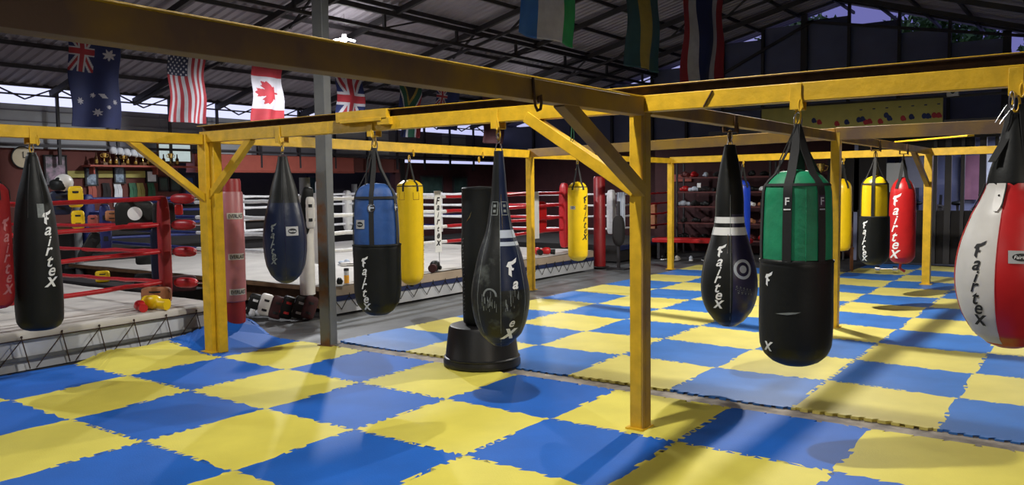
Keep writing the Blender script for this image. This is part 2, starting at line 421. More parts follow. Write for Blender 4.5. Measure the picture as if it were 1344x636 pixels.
# floor finishes
g = G(); nx, ny = 26, 60; random.seed(4)
def sheet_z(x, y): return -.022+.014*max(0, math.sin(x*7.3+y*1.1+math.sin(y*1.7)*1.4))**4+.006*math.sin(x*3+y*2)
x0, x1, y0, y1 = -8.32, -6.3, 5.2, 16.6
vs = [(x0+(x1-x0)*i/nx+.06*math.sin(j*.6)*(i == nx), y0+(y1-y0)*j/ny, sheet_z(x0+(x1-x0)*i/nx, y0+(y1-y0)*j/ny)-(.012 if x0+(x1-x0)*i/nx > -6.95 and y0+(y1-y0)*j/ny > 6 else 0)) for i in range(nx+1) for j in range(ny+1)]
fs = [(i*(ny+1)+j, (i+1)*(ny+1)+j, (i+1)*(ny+1)+j+1, i*(ny+1)+j+1) for i in range(nx) for j in range(ny)]
tag(g.add(vs, fs).obj('vinyl_sheet', 'sheet_grey', ang=80), 'wrinkled dark grey vinyl floor covering between the mats and the ring with white ropes', 'floor covering')
tag(G().box((-2.5, 6.05, -.022), (9.2, .42, .006)).obj('joint_board', 'dusty'), 'dusty grey brown strip in the joint between the two fields of mats', 'floor strip')

# ------------------------------------------------------------------ jigsaw foam mats
def wave(t): # t in metres along an edge, shared by both neighbours
    p = 1/14; u = (t/p) % 1
    return .011 if u < .5 else -.011
def edge_pts(a, b, n=22, am=.019, dv=.005):
    """dovetail teeth along a one metre edge: list of (t, offset)"""
    p = 1/n; out = [(p*.7, 0)]; sg = 1
    k = 0; t = p*.7
    while t < 1-p*1.2:
        out += [(t-dv*(1 if k else 0), sg*am), (min(t+p, 1-p*.7)+dv, sg*am)]
        t += p; sg = -sg; k += 1
    out.append((1-p*.55, 0))
    return out
EP = edge_pts(0, 1)
def mat_tile(ox, oy, i, j, col, lift=None, gap=.0012):
    P = []
    for t, o in EP: P.append((i+t, j+o))
    P2 = [(i, j)] + P + [(i+1, j)] + [(i+1+o, j+t) for t, o in EP] + [(i+1, j+1)] + [(i+t, j+1+o) for t, o in EP][::-1] + [(i, j+1)] + [(i+o, j+t) for t, o in EP][::-1]
    out = []
    for x, y in P2:
        q = (ox+x, oy+y)
        if not out or (abs(out[-1][0]-q[0])+abs(out[-1][1]-q[1])) > 1e-6: out.append(q)
    return out
def visible(x, y):
    d = Vector((x, y, 0))-Vector((0, 0, CZ)); zc = d.dot(FW)
    if zc < .3: return False
    px = 672+FPX*d.dot(RT)/zc; py = 318-FPX*d.dot(UP)/zc
    return -5 < px < 1349 and -5 < py < 641
ordn = ['first', 'second', 'third', 'fourth', 'fifth', 'sixth', 'seventh', 'eighth', 'ninth', 'tenth', 'eleventh', 'twelfth', 'thirteenth', 'fourteenth']
def block(ox, oy, irange, jrange, odd_yellow, field, skip, lift, worn):
    for j in jrange:
        row = []
        for i in irange:
            if skip(i, j): continue
            if any(visible(ox+i+a/6, oy+j+b/6) for a in range(7) for b in range(7)): row.append(i)
        for n, i in enumerate(row):
            yel = ((i+j) % 2 == 1) == odd_yellow
            out = mat_tile(ox, oy, i, j, yel)
            bm = bmesh.new(); cx, cy = ox+i+.5, oy+j+.5
            bv = [bm.verts.new((x-cx, y-cy, 0)) for x, y in out]
            f = bm.faces.new(bv)
            tri = bmesh.ops.triangulate(bm, faces=[f])
            ex = bmesh.ops.extrude_face_region(bm, geom=list(bm.faces))
            nv = [e for e in ex['geom'] if isinstance(e, bmesh.types.BMVert)]
            for v in nv: v.co.z -= .022
            for v in bm.verts:
                v.co.z += lift(v.co.x+cx, v.co.y+cy)
            bmesh.ops.recalc_face_normals(bm, faces=bm.faces)
            me = bpy.data.meshes.new('foam_mat'); bm.to_mesh(me); bm.free()
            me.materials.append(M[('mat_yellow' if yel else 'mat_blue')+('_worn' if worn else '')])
            o = bpy.data.objects.new('foam_mat', me); COL.objects.link(o); o.location = (cx, cy, 0)
            tag(o, '%s jigsaw foam mat, %s from the ring side, %s row %s the joint' % ('yellow' if yel else 'blue', ordn[n], ordn[rown[(field, j)]], 'before' if field == 'near' else 'beyond'), 'floor mat',
                'jigsaw foam mats in the %s field' % field)
rown = {}
for n, j in enumerate([1, 0, -1, -2, -3]): rown[('near', j)] = n
for n, j in enumerate(range(0, 12)): rown[('far', j)] = n
def ss(t): t = max(0, min(1, t)); return t*t*(3-2*t)
def lift_near(x, y):
    z = 0
    if x < -7.6:
        z += .10*ss((-7.6-x)/.65)*ss((y-3.9)/.5)*(.75+.25*math.sin(y*5))
        z += .13*ss((-7.7-x)/.5)*ss((y-5.15)/.6)
    z += .008*math.sin(x*2.1)*math.sin(y*2.7)*(1 if x < -6 else .3)
    return z
block(-6.24875, 3.93672, range(-2, 9), [1, 0, -1, -2, -3], False, 'near', lambda i, j: False, lift_near, False)
def skip_far(i, j):
    x = -2.8796+i
    lim = [-4, -4, -4, -4, -4, -4, -4, -4, -4, -4, -1, -1]
    return i < lim[j] or (j == 0 and i < -4)
def lift_far(x, y): return .006*math.sin(x*3.3+y)+.008*math.exp(-((y-(9.2))/.12)**2)*0
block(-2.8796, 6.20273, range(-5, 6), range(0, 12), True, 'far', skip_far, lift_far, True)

# ------------------------------------------------------------------ yellow steel frame the bags hang from
XA, XB = -7.58, -2.57
frame = thing('bag_frame', 'long yellow steel frame of posts, beams and diagonal braces carrying the punching bags', 'steel frame', (0, 0, 0))
def part(g, name, m, parent=frame, **k): return g.obj(name, m, parent=parent, **k)
def post(x, y, wd, dp, h, m, rz=0, foot=True):
    rot = Matrix.Rotation(rz, 3, 'Z')
    g = G().box((x, y, h/2), (wd, dp, h), rot)
    if m == 'two':
        g = G().box((x-wd*.25, y, h/2), (wd*.5, dp, h)).box((x+wd*.26, y, h/2), (wd*.46, dp*.97, h), m=1)
        o = part(g, 'post', ['yellow_paint', 'worn_shaded_steel'], bev=.004)
    else: o = part(g, 'post', m, bev=.004)
    if foot: g2 = G().box((x, y, .006), (wd*1.5, dp*1.5, .012)); part(g2, 'foot_plate', 'yellow_paint')
    return o
post(-2.60, 5.10, .09, .115, 2.30, 'yellow_paint')
part(G().box((-2.548, 5.10, 1.15), (.014, .118, 2.28)).box((-2.545, 5.10, 1.15), (.016, .05, 2.28)), 'post_side', 'worn_shaded_steel', bev=.002)  # brown plate: rust plus painted shade on the post's unlit side
post(XA, 5.07, .13, .13, 2.28, 'yellow_paint')
part(G().box((XA+.11, 5.10, 1.1), (.06, .10, 2.2)), 'post', 'yellow_paint', bev=.004)
post(XA, 11.0, .10, .10, 2.28, 'yellow_paint')
post(-7.0, 15.1, .10, .10, 2.2, 'yellow_paint')
post(-2.53, 9.95, .10, .10, 2.28, 'yellow_paint')
post(-2.33, 14.9, .12, .12, 2.2, 'yellow_paint')
post(3.1, 5.07, .12, .12, 2.3, 'yellow_paint')
def xbeam(xa, xb, y, z0, z1, y2=None, rail=True, m='yellow_paint'):
    y2 = y if y2 is None else y2
    zc = (z0+z1)/2
    part(G().bar((xa, y, zc), (xb, y2, zc), .09, z1-z0), 'beam', m, bev=.004)
    if rail:
        part(G().bar((xa, y+.02, z1+.026), (xb, y2+.02, z1+.026), .05, .052).bar((xa, y-.012, z1+.056), (xb, y2-.012, z1+.056), .115, .008).tube([(xa, y-.068, z1+.058), (xb, y2-.068, z1+.058)], .003, 8, m=1), 'rail', ['rust', 'yellow_paint'])
xbeam(XA-.05, -5.66, 5.07, 2.195, 2.305); xbeam(-5.66, 3.2, 5.07, 2.195, 2.305)
part(G().box((-5.2, 5.005, 2.325), (.62, .05, .09)).box((-5.2, 5.0, 2.285), (.5, .055, .03)).box((-4.93, 5.005, 2.265), (.14, .05, .06)), 'splice_plate', 'yellow_paint', bev=.003)
part(G().bar((-2.10, 5.018, 2.20), (-2.04, 5.018, 2.30), .006, .012, m=0, up=(0, 1, 0)), 'weld_seam', 'rust')
# lengthwise beams
part(G().box((XB, 1.1, 2.23), (.10, 7.84, .118)), 'beam', 'worn_shaded_steel', bev=.004)
part(G().box((XB, 1.1, 2.292), (.11, 7.84, .006)).tube([(XB+.052, -2.8, 2.293), (XB+.052, 5.0, 2.293)], .0065, 8), 'rail', 'yellow_paint')
part(G().box((XB, 7.55, 2.235), (.09, 4.8, .10)), 'beam', 'worn_shaded_steel', bev=.004)
part(G().bar((-2.53, 10.0, 2.225), (-2.33, 14.9, 2.19), .09, .095), 'beam', 'worn_shaded_steel', bev=.004)
part(G().box((XA, 1.0, 2.225), (.10, 8.0, .105)), 'beam', 'yellow_paint', bev=.004)
part(G().bar((XA, 5.1, 2.25), (XA, 11.0, 2.22), .09, .12), 'beam', 'yellow_paint', bev=.004)
part(G().bar((XA, 11.0, 2.20), (-7.0, 15.1, 2.17), .08, .10), 'beam', 'yellow_paint', bev=.004)
# crosswise beams behind
xbeam(XA, 4.0, 11.0, 2.17, 2.30, 8.6, rail=False, m='worn_shaded_steel') if False else None
part(G().bar((XA, 11.0, 2.235), (-2.53, 9.95, 2.265), .09, .13), 'beam', 'worn_shaded_steel', bev=.004)
part(G().bar((-2.53, 9.95, 2.265), (3.2, 9.95, 2.265), .09, .14), 'beam', 'worn_shaded_steel', bev=.004)
part(G().bar((-7.0, 15.1, 2.18), (-2.33, 14.9, 2.18), .09, .12), 'beam', 'yellow_paint', bev=.004)
part(G().bar((-2.33, 14.9, 2.18), (3.2, 14.9, 2.20), .09, .12), 'beam', 'yellow_paint', bev=.004)
# diagonal braces
def brace(a, b, m, wd=.075, h=.075): part(G().bar(a, b, wd, h), 'brace', m, bev=.004)
brace((-3.50, 5.06, 2.22), (-2.60, 5.06, 1.66), 'yellow_paint', .08, .085)
brace((XB, 4.05, 2.20), (XB, 5.07, 1.66), 'worn_shaded_steel', .08, .085)
brace((XA, 4.22, 2.21), (XA, 5.07, 1.58), 'yellow_paint', .07, .07)
brace((-6.82, 5.07, 2.21), (XA, 5.07, 1.60), 'yellow_paint', .07, .07)
brace((-2.40, 13.9, 2.19), (-2.33, 14.9, 1.62), 'worn_shaded_steel', .07, .07)
brace((-6.2, 15.07, 2.18), (-6.98, 15.09, 1.75), 'yellow_paint', .05, .05) if False else None
brace((-2.38, 12.6, 2.262), (-1.35, 11.6, 2.262), 'yellow_paint', .10, .02)

# hangers: clamp on the beam, shackle and swinging hook
def ring_pts(c, rx, rz, n=16, ax='x', a0=0, a1=2*PI):
    out = []
    for k in range(n+1 if a1-a0 < 6.28 else n):
        a = a0+(a1-a0)*k/n
        out.append((c[0]+(rx*math.cos(a) if ax == 'x' else 0), c[1]+(rx*math.cos(a) if ax == 'y' else 0), c[2]+rz*math.sin(a)))
    return out
HANG = 'beam hangers for the bags'
def hanger(x, y, zb, along, label, ztop, drop=.12, plate=True, m='yellow_paint'):
    """zb = underside of the beam, along = axis of the beam"""
    t = thing('beam_hanger', label, 'hanger', (x, y, zb), 0, HANG)
    dx, dy = ((0, 1) if along == 'x' else (1, 0)); off = .052
    h = ztop-zb
    sgn = -1 if along == 'x' else 1
    g = G()
    if plate:
        g.box((dx*off*sgn, dy*off*sgn, h/2-.03), (.068 if along == 'x' else .008, .008 if along == 'x' else .068, h+.04))
        g.box((-dx*off*sgn, -dy*off*sgn, h/2-.03), (.068 if along == 'x' else .008, .008 if along == 'x' else .068, h+.04))
        g.box((0, 0, -.045), (.05 if along == 'x' else .11, .11 if along == 'x' else .05, .01))
    g.obj('clamp', m, parent=t, bev=.002) if plate else None
    ax = 'x' if along == 'x' else 'y'
    G().tube(ring_pts((0, 0, -.045-drop*.35), .016, drop*.36, ax=ax), .0065, 6, closed=True).obj('shackle', m, parent=t)
    G().tube(ring_pts((.03 if along == 'x' else .055, -.055 if along == 'x' else .03, -.0-drop*.2), .011, .035, ax=ax), .006, 6, closed=True).tube([(.03, -.055, .03), (.045, -.055, -.04)] if along == 'x' else [(.055, .03, .03), (.055, .045, -.04)], .006).obj('hook', m, parent=t)
    return t
ZH = 2.195

# ------------------------------------------------------------------ bags
def prof_from(X, Y, rows):
    """rows (sighted row, half width) from bottom to top -> (z, r)"""
    d = depth(X, Y)
    P = [(zat(X, Y, py), hw*d/FPX) for py, hw in rows]
    P.sort(); return P
def smooth_prof(P, n=4):
    out = []
    for i in range(len(P)-1):
        p0 = P[max(i-1, 0)]; p1 = P[i]; p2 = P[i+1]; p3 = P[min(i+2, len(P)-1)]
        for k in range(n):
            t = k/n
            f = lambda a, b, c, d: .5*((2*b)+(-a+c)*t+(2*a-5*b+4*c-d)*t*t+(-a+3*b-3*c+d)*t**3)
            z = f(p0[0], p1[0], p2[0], p3[0]); r = f(p0[1], p1[1], p2[1], p3[1])
            out.append((p1[0]+(p2[0]-p1[0])*t, max(r, 0)))
    out.append(P[-1]); return out
class Bag:
    def __init__(s, name, label, X, Y, zhook, group, rz=None):
        s.X, s.Y, s.zh = X, Y, zhook
        s.t = thing(name, label, 'punching bag', (X, Y, 0), facing(X, Y) if rz is None else rz, group); s.P = None
    def body(s, rows, m, fn=None, seg=48, name='bag_body', keep=True, n=4, ang=50):
        P = smooth_prof(prof_from(s.X, s.Y, rows), n)
        o = G().lathe(P, seg, fn=fn).obj(name, m, parent=s.t, ang=ang)
        if keep: s.P = P
        return P
    def r(s, z): return lerp_prof(s.P, z)
    def straps(s, phis, ztop_body, rb, wd=.02, zend=None, m='black_web', spread=.012, cont=None):
        for ph in phis:
            sx, cx = math.sin(ph), -math.cos(ph); pts = []; ws = []
            wv = Vector((math.cos(ph), math.sin(ph), 0))*wd
            pts.append((sx*spread, cx*spread, s.zh)); ws.append(wv*.6)
            pts.append((sx*rb*.55, cx*rb*.55, (s.zh+ztop_body)/2)); ws.append(wv)
            if zend is None:
                pts.append((sx*(rb+.006), cx*(rb+.006), ztop_body)); ws.append(wv)
            else:
                n = 14
                for k in range(n+1):
                    z = ztop_body+(zend-ztop_body)*k/n; rr = s.r(z)+.005
                    pts.append((sx*rr, cx*rr, z)); ws.append(wv)
            G().ribbon(pts, ws, .005).obj('strap', m, parent=s.t)
    def carabiner(s, sc_=1):
        G().tube(ring_pts((0, 0, s.zh+.02), .018*sc_, .045*sc_, ax='x'), .005, 6, closed=True).tube([(.012, 0, s.zh-.02), (.03, 0, s.zh-.09)], .004).tube([(-.012, 0, s.zh-.02), (-.03, 0, s.zh-.09)], .004).obj('carabiner', 'chrome', parent=s.t)
    def logo(s, h, ztop, phi, m='print_white', gap=1.0, faded=None, label=None):
        ps, H = fairtex(h, gap, faded=faded)
        return wrap(ps, s.r, ztop, phi).obj('printed_logo', m, parent=s.t)
    def patch(s, w, h, z, phi, m='silver_patch'):
        n = 6; vs = []; fs = []
        rect = ([(-w/2+w*i/n, -h/2+h*j/4) for i in range(n+1) for j in range(5)], [(i*5+j, (i+1)*5+j, (i+1)*5+j+1, i*5+j+1) for i in range(n) for j in range(4)])
        o = wrap([rect], s.r, z, phi, off=.004).obj('label_patch', m, parent=s.t)
        ov = ([(math.cos(2*PI*k/18)*w*.36, math.sin(2*PI*k/18)*h*.30) for k in range(18)], [tuple(range(18))])
        wrap([ov], s.r, z, phi, off=.0055).obj('oval_mark', 'print_black' if m != 'print_black' else 'print_white', parent=o)
        wrap([text2d('Fairtex', w=w*.58, c=(0, 0), bold=.01, shear=.2)], s.r, z, phi, off=.007).obj('oval_text', 'print_white', parent=o)
    def band(s, z, h, m, off=.004, name='tie_band', a0=0, a1=2*PI):
        seg = 40; vs = []; fs = []
        for k in range(seg+1):
            a = a0+(a1-a0)*k/seg
            for dz, oo in ((-h/2, 0), (-h/2, off), (h/2, off), (h/2, 0)):
                r_ = s.r(z+dz)+oo; vs.append((r_*math.sin(a), -r_*math.cos(a), z+dz))
        for k in range(seg):
            for q in range(4): fs.append((k*4+q, k*4+(q+1) % 4, k*4+4+(q+1) % 4, k*4+4+q))
        return G().add(vs, fs).obj(name, m, parent=s.t)
    def seams(s, phis, z0, z1, m='black_web', r=.003):
        for ph in phis:
            pts = []
            for k in range(17):
                z = z0+(z1-z0)*k/16; rr = s.r(z)+.001; pts.append((rr*math.sin(ph), -rr*math.cos(ph), z))
            G().tube(pts, r, 5).obj('seam', m, parent=s.t)
DEG = PI/180

# black teardrop in front of the freestanding bag
B = Bag('teardrop_bag', 'scuffed black teardrop punching bag with two grey stripes, hanging in front of the freestanding bag', -3.785, 5.07, 2.06, 'teardrop punching bags')
x, y = B.X, B.Y
rows = [(454.5, 0), (452, 10), (447, 17), (437, 27), (421, 34), (401, 38), (381, 38.5), (356, 34), (331, 28), (301, 18), (283, 14.5), (255, 10.5), (225, 8.3), (198, 6)]
P = B.body(rows, ['worn_vinyl', 'navy_vinyl', 'grey_stripe', 'black_vinyl'], n=6, seg=48,
    fn=lambda z, a: (2 if (zat(-3.785, 5.07, 309) < z < zat(-3.785, 5.07, 302) or zat(-3.785, 5.07, 323) < z < zat(-3.785, 5.07, 316)) and 0 < a < PI*.6 else 1 if (0 < a < PI*.6 and z > zat(-3.785, 5.07, 375)) else 3 if z > zat(-3.785, 5.07, 270) else 0))
zz = lambda p: zat(-3.785, 5.07, p)
B.seams([0, 55*DEG, -50*DEG, 110*DEG, -105*DEG], zz(450), zz(265), 'print_grey', .0018)
B.seams([12*DEG], zz(300), zz(255), 'chrome', .002)
ps = [swoosh((0, 0), .075)]; wrap(ps, B.r, zz(348), 26*DEG).obj('printed_logo', 'print_white', parent=B.t)
wrap([text2d('a', h=.06, c=(0, -.02), bold=.03, shear=.35)], B.r, zz(367), 31*DEG).obj('printed_logo', 'print_white', parent=B.t)
wrap([text2d('x', h=.085, c=(.0, 0), bold=.03, shear=.35), text2d('e', h=.05, c=(.01, .08), bold=.02, shear=.35)], B.r, zz(433), 22*DEG).obj('printed_logo', 'print_white', parent=B.t)
# worn print: scratches left of the seam and on the right panel
random.seed(7)
sc1 = []
for k in range(34):
    u = random.uniform(-.155, -.03) if k < 18 else random.uniform(.03, .16); v = random.uniform(-.10, .02); L = random.uniform(.02, .07); q = random.uniform(.0012, .004)
    sc1.append(([(u-q, v), (u+q, v), (u+q*.6, v+L), (u-q*.6, v+L)], [(0, 1, 2, 3)]))
for k in range(20):
    a = PI*k/19; u, v = math.cos(a)*.05-.085, math.sin(a)*.05+.03; sc1.append(([(u-.007, v-.006), (u+.007, v-.006), (u+.007, v+.006), (u-.007, v+.006)], [(0, 1, 2, 3)]))
wrap(sc1, B.r, zz(388), 0, off=.002).obj('worn_print', 'print_grey', parent=B.t)
for ph, q in ((-28*DEG, 1), (30*DEG, 1)):
    fr = []
    for (cx, cy2, w2, h2) in ((0, .05, .05, .005), (0, -.05, .05, .005), (-.025, 0, .005, .1), (.025, 0, .005, .1), (0, .02, .022, .02), (0, -.02, .022, .02)):
        fr.append(([(cx-w2/2, cy2-h2/2), (cx+w2/2, cy2-h2/2), (cx+w2/2, cy2+h2/2), (cx-w2/2, cy2+h2/2)], [(0, 1, 2, 3)]))
    wrap(fr, B.r, zz(273), ph).obj('buckle_tab', 'print_grey', parent=B.t)
B.carabiner(.8)
hanger(x, y, ZH, 'x', 'yellow clamp hanger on the front beam above the scuffed black teardrop bag', 2.30)

# navy teardrop
B = Bag('teardrop_bag', 'glossy navy blue teardrop punching bag hanging next to the padded red post', -6.36, 5.07, 2.06, 'teardrop punching bags')
zz = lambda p: zat(-6.36, 5.07, p)
P = B.body([(372, 0), (370.5, 7), (367, 13), (360, 19.5), (347, 25), (325, 28), (303, 27.5), (281, 24), (262, 19.5), (246, 16), (225, 10), (205, 6)], ['navy_vinyl', 'black_vinyl'], fn=lambda z, a: 1 if z > zz(266) else 0, n=5)
B.seams([0, 60*DEG, -60*DEG], zz(368), zz(262), 'violet_vinyl', .0025)
B.seams([-8*DEG, 20*DEG], zz(262), zz(212), 'print_black', .004)
B.patch(.12, .085, zz(302), 20*DEG)
B.logo(.048, zz(292), -33*DEG, 'print_grey', gap=.9)
B.carabiner(.8)
hanger(-6.36, 5.07, ZH, 'x', 'yellow clamp hanger on the front beam above the navy teardrop bag', 2.30)

# black bag with target print
B = Bag('teardrop_bag', 'black teardrop punching bag with two white stripes and a round target print', -2.565, 6.70, 2.09, 'teardrop punching bags')
zz = lambda p: zat(-2.565, 6.70, p)
P = B.body([(428.5, 0), (427, 9), (420, 19), (407, 29), (391, 35), (370, 36.5), (343, 33), (322, 27), (300, 21), (284, 18.5), (262, 18), (241, 16), (215, 12), (190, 7)], ['black_vinyl', 'violet_vinyl', 'print_white'], n=6,
    fn=lambda z, a: 2 if (zz(292) < z < zz(285) or zz(306) < z < zz(298)) else 1 if (5*DEG < a < 75*DEG and z < zz(280)) else 0)
B.seams([3*DEG, 75*DEG, -70*DEG], zz(425), zz(255), 'print_grey', .0015)
B.seams([-4*DEG, 6*DEG], zz(330), zz(306), 'chrome', .002)
B.logo(.062, zz(319), -22*DEG, gap=1.0)
def annulus(r0, r1, n=28):
    vs = [(math.cos(2*PI*k/n)*r, math.sin(2*PI*k/n)*r) for r in (r0, r1) for k in range(n)]
    return vs, [(k, (k+1) % n, n+(k+1) % n, n+k) for k in range(n)]
wrap([annulus(.058, .082), ([(math.cos(2*PI*k/18)*.032, math.sin(2*PI*k/18)*.032) for k in range(18)], [tuple(range(18))])], B.r, zz(350), 30*DEG).obj('target_print', 'grey_stripe', parent=B.t)
wrap([text2d('Sambo', w=.13, c=(0, .02), bold=.004, shear=.4), text2d('bag', w=.08, c=(.03, -.03), bold=.004, shear=.4)], B.r, zz(377), 28*DEG).obj('script_print', 'print_grey', parent=B.t) if False else None
sq = []
for k in range(46):
    t = k/45; u = -.07+.15*t; v = .03*math.sin(t*30)*(1-t*.3)-.03*t
    sq.append(([(u-.003, v-.003), (u+.003, v-.003), (u+.003, v+.003), (u-.003, v+.003)], [(0, 1, 2, 3)]))
wrap(sq, B.r, zz(375), 30*DEG).obj('script_print', 'print_grey', parent=B.t)
B.carabiner(1)
hanger(-2.565, 6.70, 2.185, 'y', 'brown clamp hanger above the black bag with the target print', 2.285, m='rust')

# red and white teardrop at the right edge
B = Bag('teardrop_bag', 'large red and white leather teardrop punching bag at the right edge of the photo', -.385, 5.07, 2.07, 'teardrop punching bags')
zz = lambda p: zat(-.385, 5.07, p)
P = B.body([(456, 0), (454.5, 14), (450, 26), (436, 43), (411, 57), (381, 65), (351, 66), (316, 60), (281, 48), (255, 36), (240, 31)], ['red_vinyl', 'white_vinyl', 'black_vinyl'], n=6,
    fn=lambda z, a: 1 if (285*DEG < a < 345*DEG and z > zz(447)) else 0)
B.body([(243, 31.5), (238, 32), (215, 27), (190, 20), (160, 14), (150, 12)], ['black_vinyl'], name='strap_sheath', keep=False, seg=10)
for ph in (-24*DEG, 40*DEG, 100*DEG, -90*DEG):
    pts = []; ws = []
    for k in range(8):
        z = zz(240)+(zz(276)-zz(240))*k/7; rr = B.r(z)+.006; pts.append((rr*math.sin(ph), -rr*math.cos(ph), z)); ws.append(Vector((math.cos(ph), math.sin(ph), 0))*(.022 if k < 6 else .018 if k < 7 else .008))
    o = G().ribbon(pts, ws, .006).obj('strap_tab', 'white_vinyl' if ph == -24*DEG else 'black_vinyl', parent=B.t)
    G().tube([(p[0], p[1], p[2]) for p in [Vector(pts[i])+Vector((math.cos(ph), math.sin(ph), 0))*.025 for i in range(7)]], .0035, 5).obj('piping', 'print_black', parent=o)
    G().ell(Vector(pts[3])*1.0+Vector((math.sin(ph), -math.cos(ph), 0))*.006, (.005, .005, .005)).obj('rivet', 'print_black', parent=o)
B.seams([-15*DEG, -75*DEG, 45*DEG], zz(452), zz(245), 'red_vinyl', .002)
B.logo(.052, zz(314), -36*DEG, 'print_black', gap=1.0)
B.patch(.12, .065, zz(332), 10*DEG)
G().ribbon([(-.035, -.04, 2.10), (-.03, -.045, 1.95), (-.10, -.10, zz(212))], (.018, -.008, 0), .006).ribbon([(.03, -.04, 2.10), (.06, -.08, zz(212))], (.018, .008, 0), .006).obj('strap', 'black_web', parent=B.t)
G().tube(ring_pts((-.02, -.06, 2.12), .012, .05), .004, 6, closed=True).tube([(-.04, -.06, 2.10), (-.09, -.07, 2.01)], .003).tube([(-.02, -.06, 2.08), (-.07, -.07, 2.0)], .003).obj('carabiner', 'chrome', parent=B.t)
hanger(-.385, 5.07, ZH, 'x', 'yellow clamp hanger on the front beam above the red and white bag', 2.30, plate=True)

# blue nylon over black
B = Bag('heavy_bag', 'fat punching bag with a royal blue nylon top and black vinyl lower half', -5.125, 5.07, 2.05, 'two tone punching bags')
zz = lambda p: zat(-5.125, 5.07, p)
B.body([(321, 29.5), (300, 29.5), (277, 28.5), (259, 27), (252, 25), (246, 21), (241, 12), (240, 0)], 'blue_nylon', name='bag_top', n=5)
Pt = B.P
B.straps([-12*DEG, 62*DEG, -85*DEG, 130*DEG, -150*DEG], zz(246), .10, .02, zend=zz(321))
B.band(zz(259), .022, 'black_web', off=.008)
for ph in (-12*DEG, 62*DEG): wrap([text2d('F', w=.05, h=.06, bold=.02)], B.r, zz(272), ph, off=.009).obj('buckle_print', 'grey_stripe', parent=B.t); 
for ph in (-12*DEG, 62*DEG): wrap([annulus(.026, .034)], B.r, zz(272), ph, off=.011).obj('buckle', 'chrome', parent=B.t)
B.patch(.10, .075, zz(293), -45*DEG)
B.body([(413, 0), (412, 12), (407, 20), (396, 28), (378, 31), (350, 31), (320, 31.5), (319, 30)], 'black_vinyl', name='bag_bottom', n=5)
B.band(zz(321), .012, 'black_vinyl', off=.004, name='piping')
B.logo(.055, zz(334), -32*DEG, gap=.98)
G().tube([(-.02, 0, 2.06), (-.06, -.02, 1.95), (-.09, -.05, zz(246))], .006, 6).obj('cord', 'black_web', parent=B.t)
B.carabiner(1.3)
hanger(-5.125, 5.07, ZH, 'x', 'yellow clamp hanger under the splice of the front beam above the blue topped bag', 2.27)

# green nylon over black
B = Bag('heavy_bag', 'big punching bag with a green nylon top and black vinyl lower half', -1.515, 5.07, 2.06, 'two tone punching bags')
zz = lambda p: zat(-1.515, 5.07, p)
B.body([(341, 44.5), (310, 44.5), (275, 43.5), (252, 42.5), (242, 40), (231, 31), (225, 22), (222, 0)], 'green_nylon', name='bag_top', n=5)
B.straps([-15*DEG, 42*DEG, -75*DEG, 110*DEG, 170*DEG], zz(228), .10, .026, zend=zz(341))
B.band(zz(242), .016, 'black_web', off=.008)
for ph in (-15*DEG, 42*DEG):
    wrap([([(-.022, -.035), (.022, -.035), (.022, .035), (-.022, .035)], [(0, 1, 2, 3)])], B.r, zz(263), ph, off=.009).obj('buckle', 'violet_vinyl' if ph > 0 else 'print_black', parent=B.t)
    wrap([text2d('F', h=.045, c=(0, 0), bold=.02), ([(-.02, -.052), (.02, -.052), (.02, -.045), (-.02, -.045)], [(0, 1, 2, 3)])], B.r, zz(263), ph, off=.011).obj('buckle_print', 'print_white' if ph < 0 else 'grey_stripe', parent=B.t)
B.seams([15*DEG], zz(340), zz(246), 'green_nylon', .003)
B.body([(478, 0), (477, 18), (472, 30), (463, 40), (450, 45.5), (419, 47), (380, 46.5), (340, 46.5), (338, 44.5)], 'black_vinyl', name='bag_bottom', n=5)
B.band(zz(341), .012, 'black_vinyl', off=.005, name='piping')
B.logo(.052, zz(354), -47*DEG, gap=1.12, faded=(0, 1, 2, 3, 4))
wrap([([(-.09, -.005), (-.02, -.008), (.03, 0), (.06, .012), (-.01, .008)], [(0, 1, 2, 3, 4)])], B.r, zz(405), -8*DEG).obj('scuff', 'print_grey', parent=B.t)
B.carabiner(1.2)
G().tube([(0, 0, 2.08), (-.10, -.03, 1.85), (-.11, -.07, zz(232))], .004, 5).obj('cord', 'black_web', parent=B.t)
hanger(-1.515, 5.07, ZH, 'x', 'yellow clamp hanger on the front beam above the green topped bag', 2.31)

# slim yellow bag
def slim(label, X, Y, rows, top, m, strapz, logo=None, zh=2.05, straps=(-30*DEG, 35*DEG, 150*DEG, -150*DEG), rs=.05, wd=.013, tie=None):
    B = Bag('heavy_bag', label, X, Y, zh, 'slim punching bags')
    B.body(rows, m, n=5)
    B.straps(straps, zat(X, Y, top), B.r(zat(X, Y, top)), wd, zend=zat(X, Y, strapz))
    if tie: B.band(zat(X, Y, tie), .012, 'black_web', off=.008)
    B.carabiner(.8)
    return B
B = slim('slim bright yellow punching bag behind the blue topped one', -7.58, 8.14, [(374.5, 0), (373, 6), (370, 11), (365, 15), (356, 16.5), (300, 17), (250, 17.2), (242, 16), (237, 9), (235, 0)], 238, 'yellow_vinyl', 251, tie=244)
zz = lambda p: zat(-7.58, 8.14, p)
for k in range(7): wrap([([(-.02, -.004), (.02, -.004), (.02, .004), (-.02, .004)], [(0, 1, 2, 3)])], B.r, zz(310+k*6), 78*DEG).obj('lace', 'black_web', parent=B.t)
G().box((0, -.02, zz(374)), (.05, .04, .03)).obj('bottom_ring', 'black_web', parent=B.t)
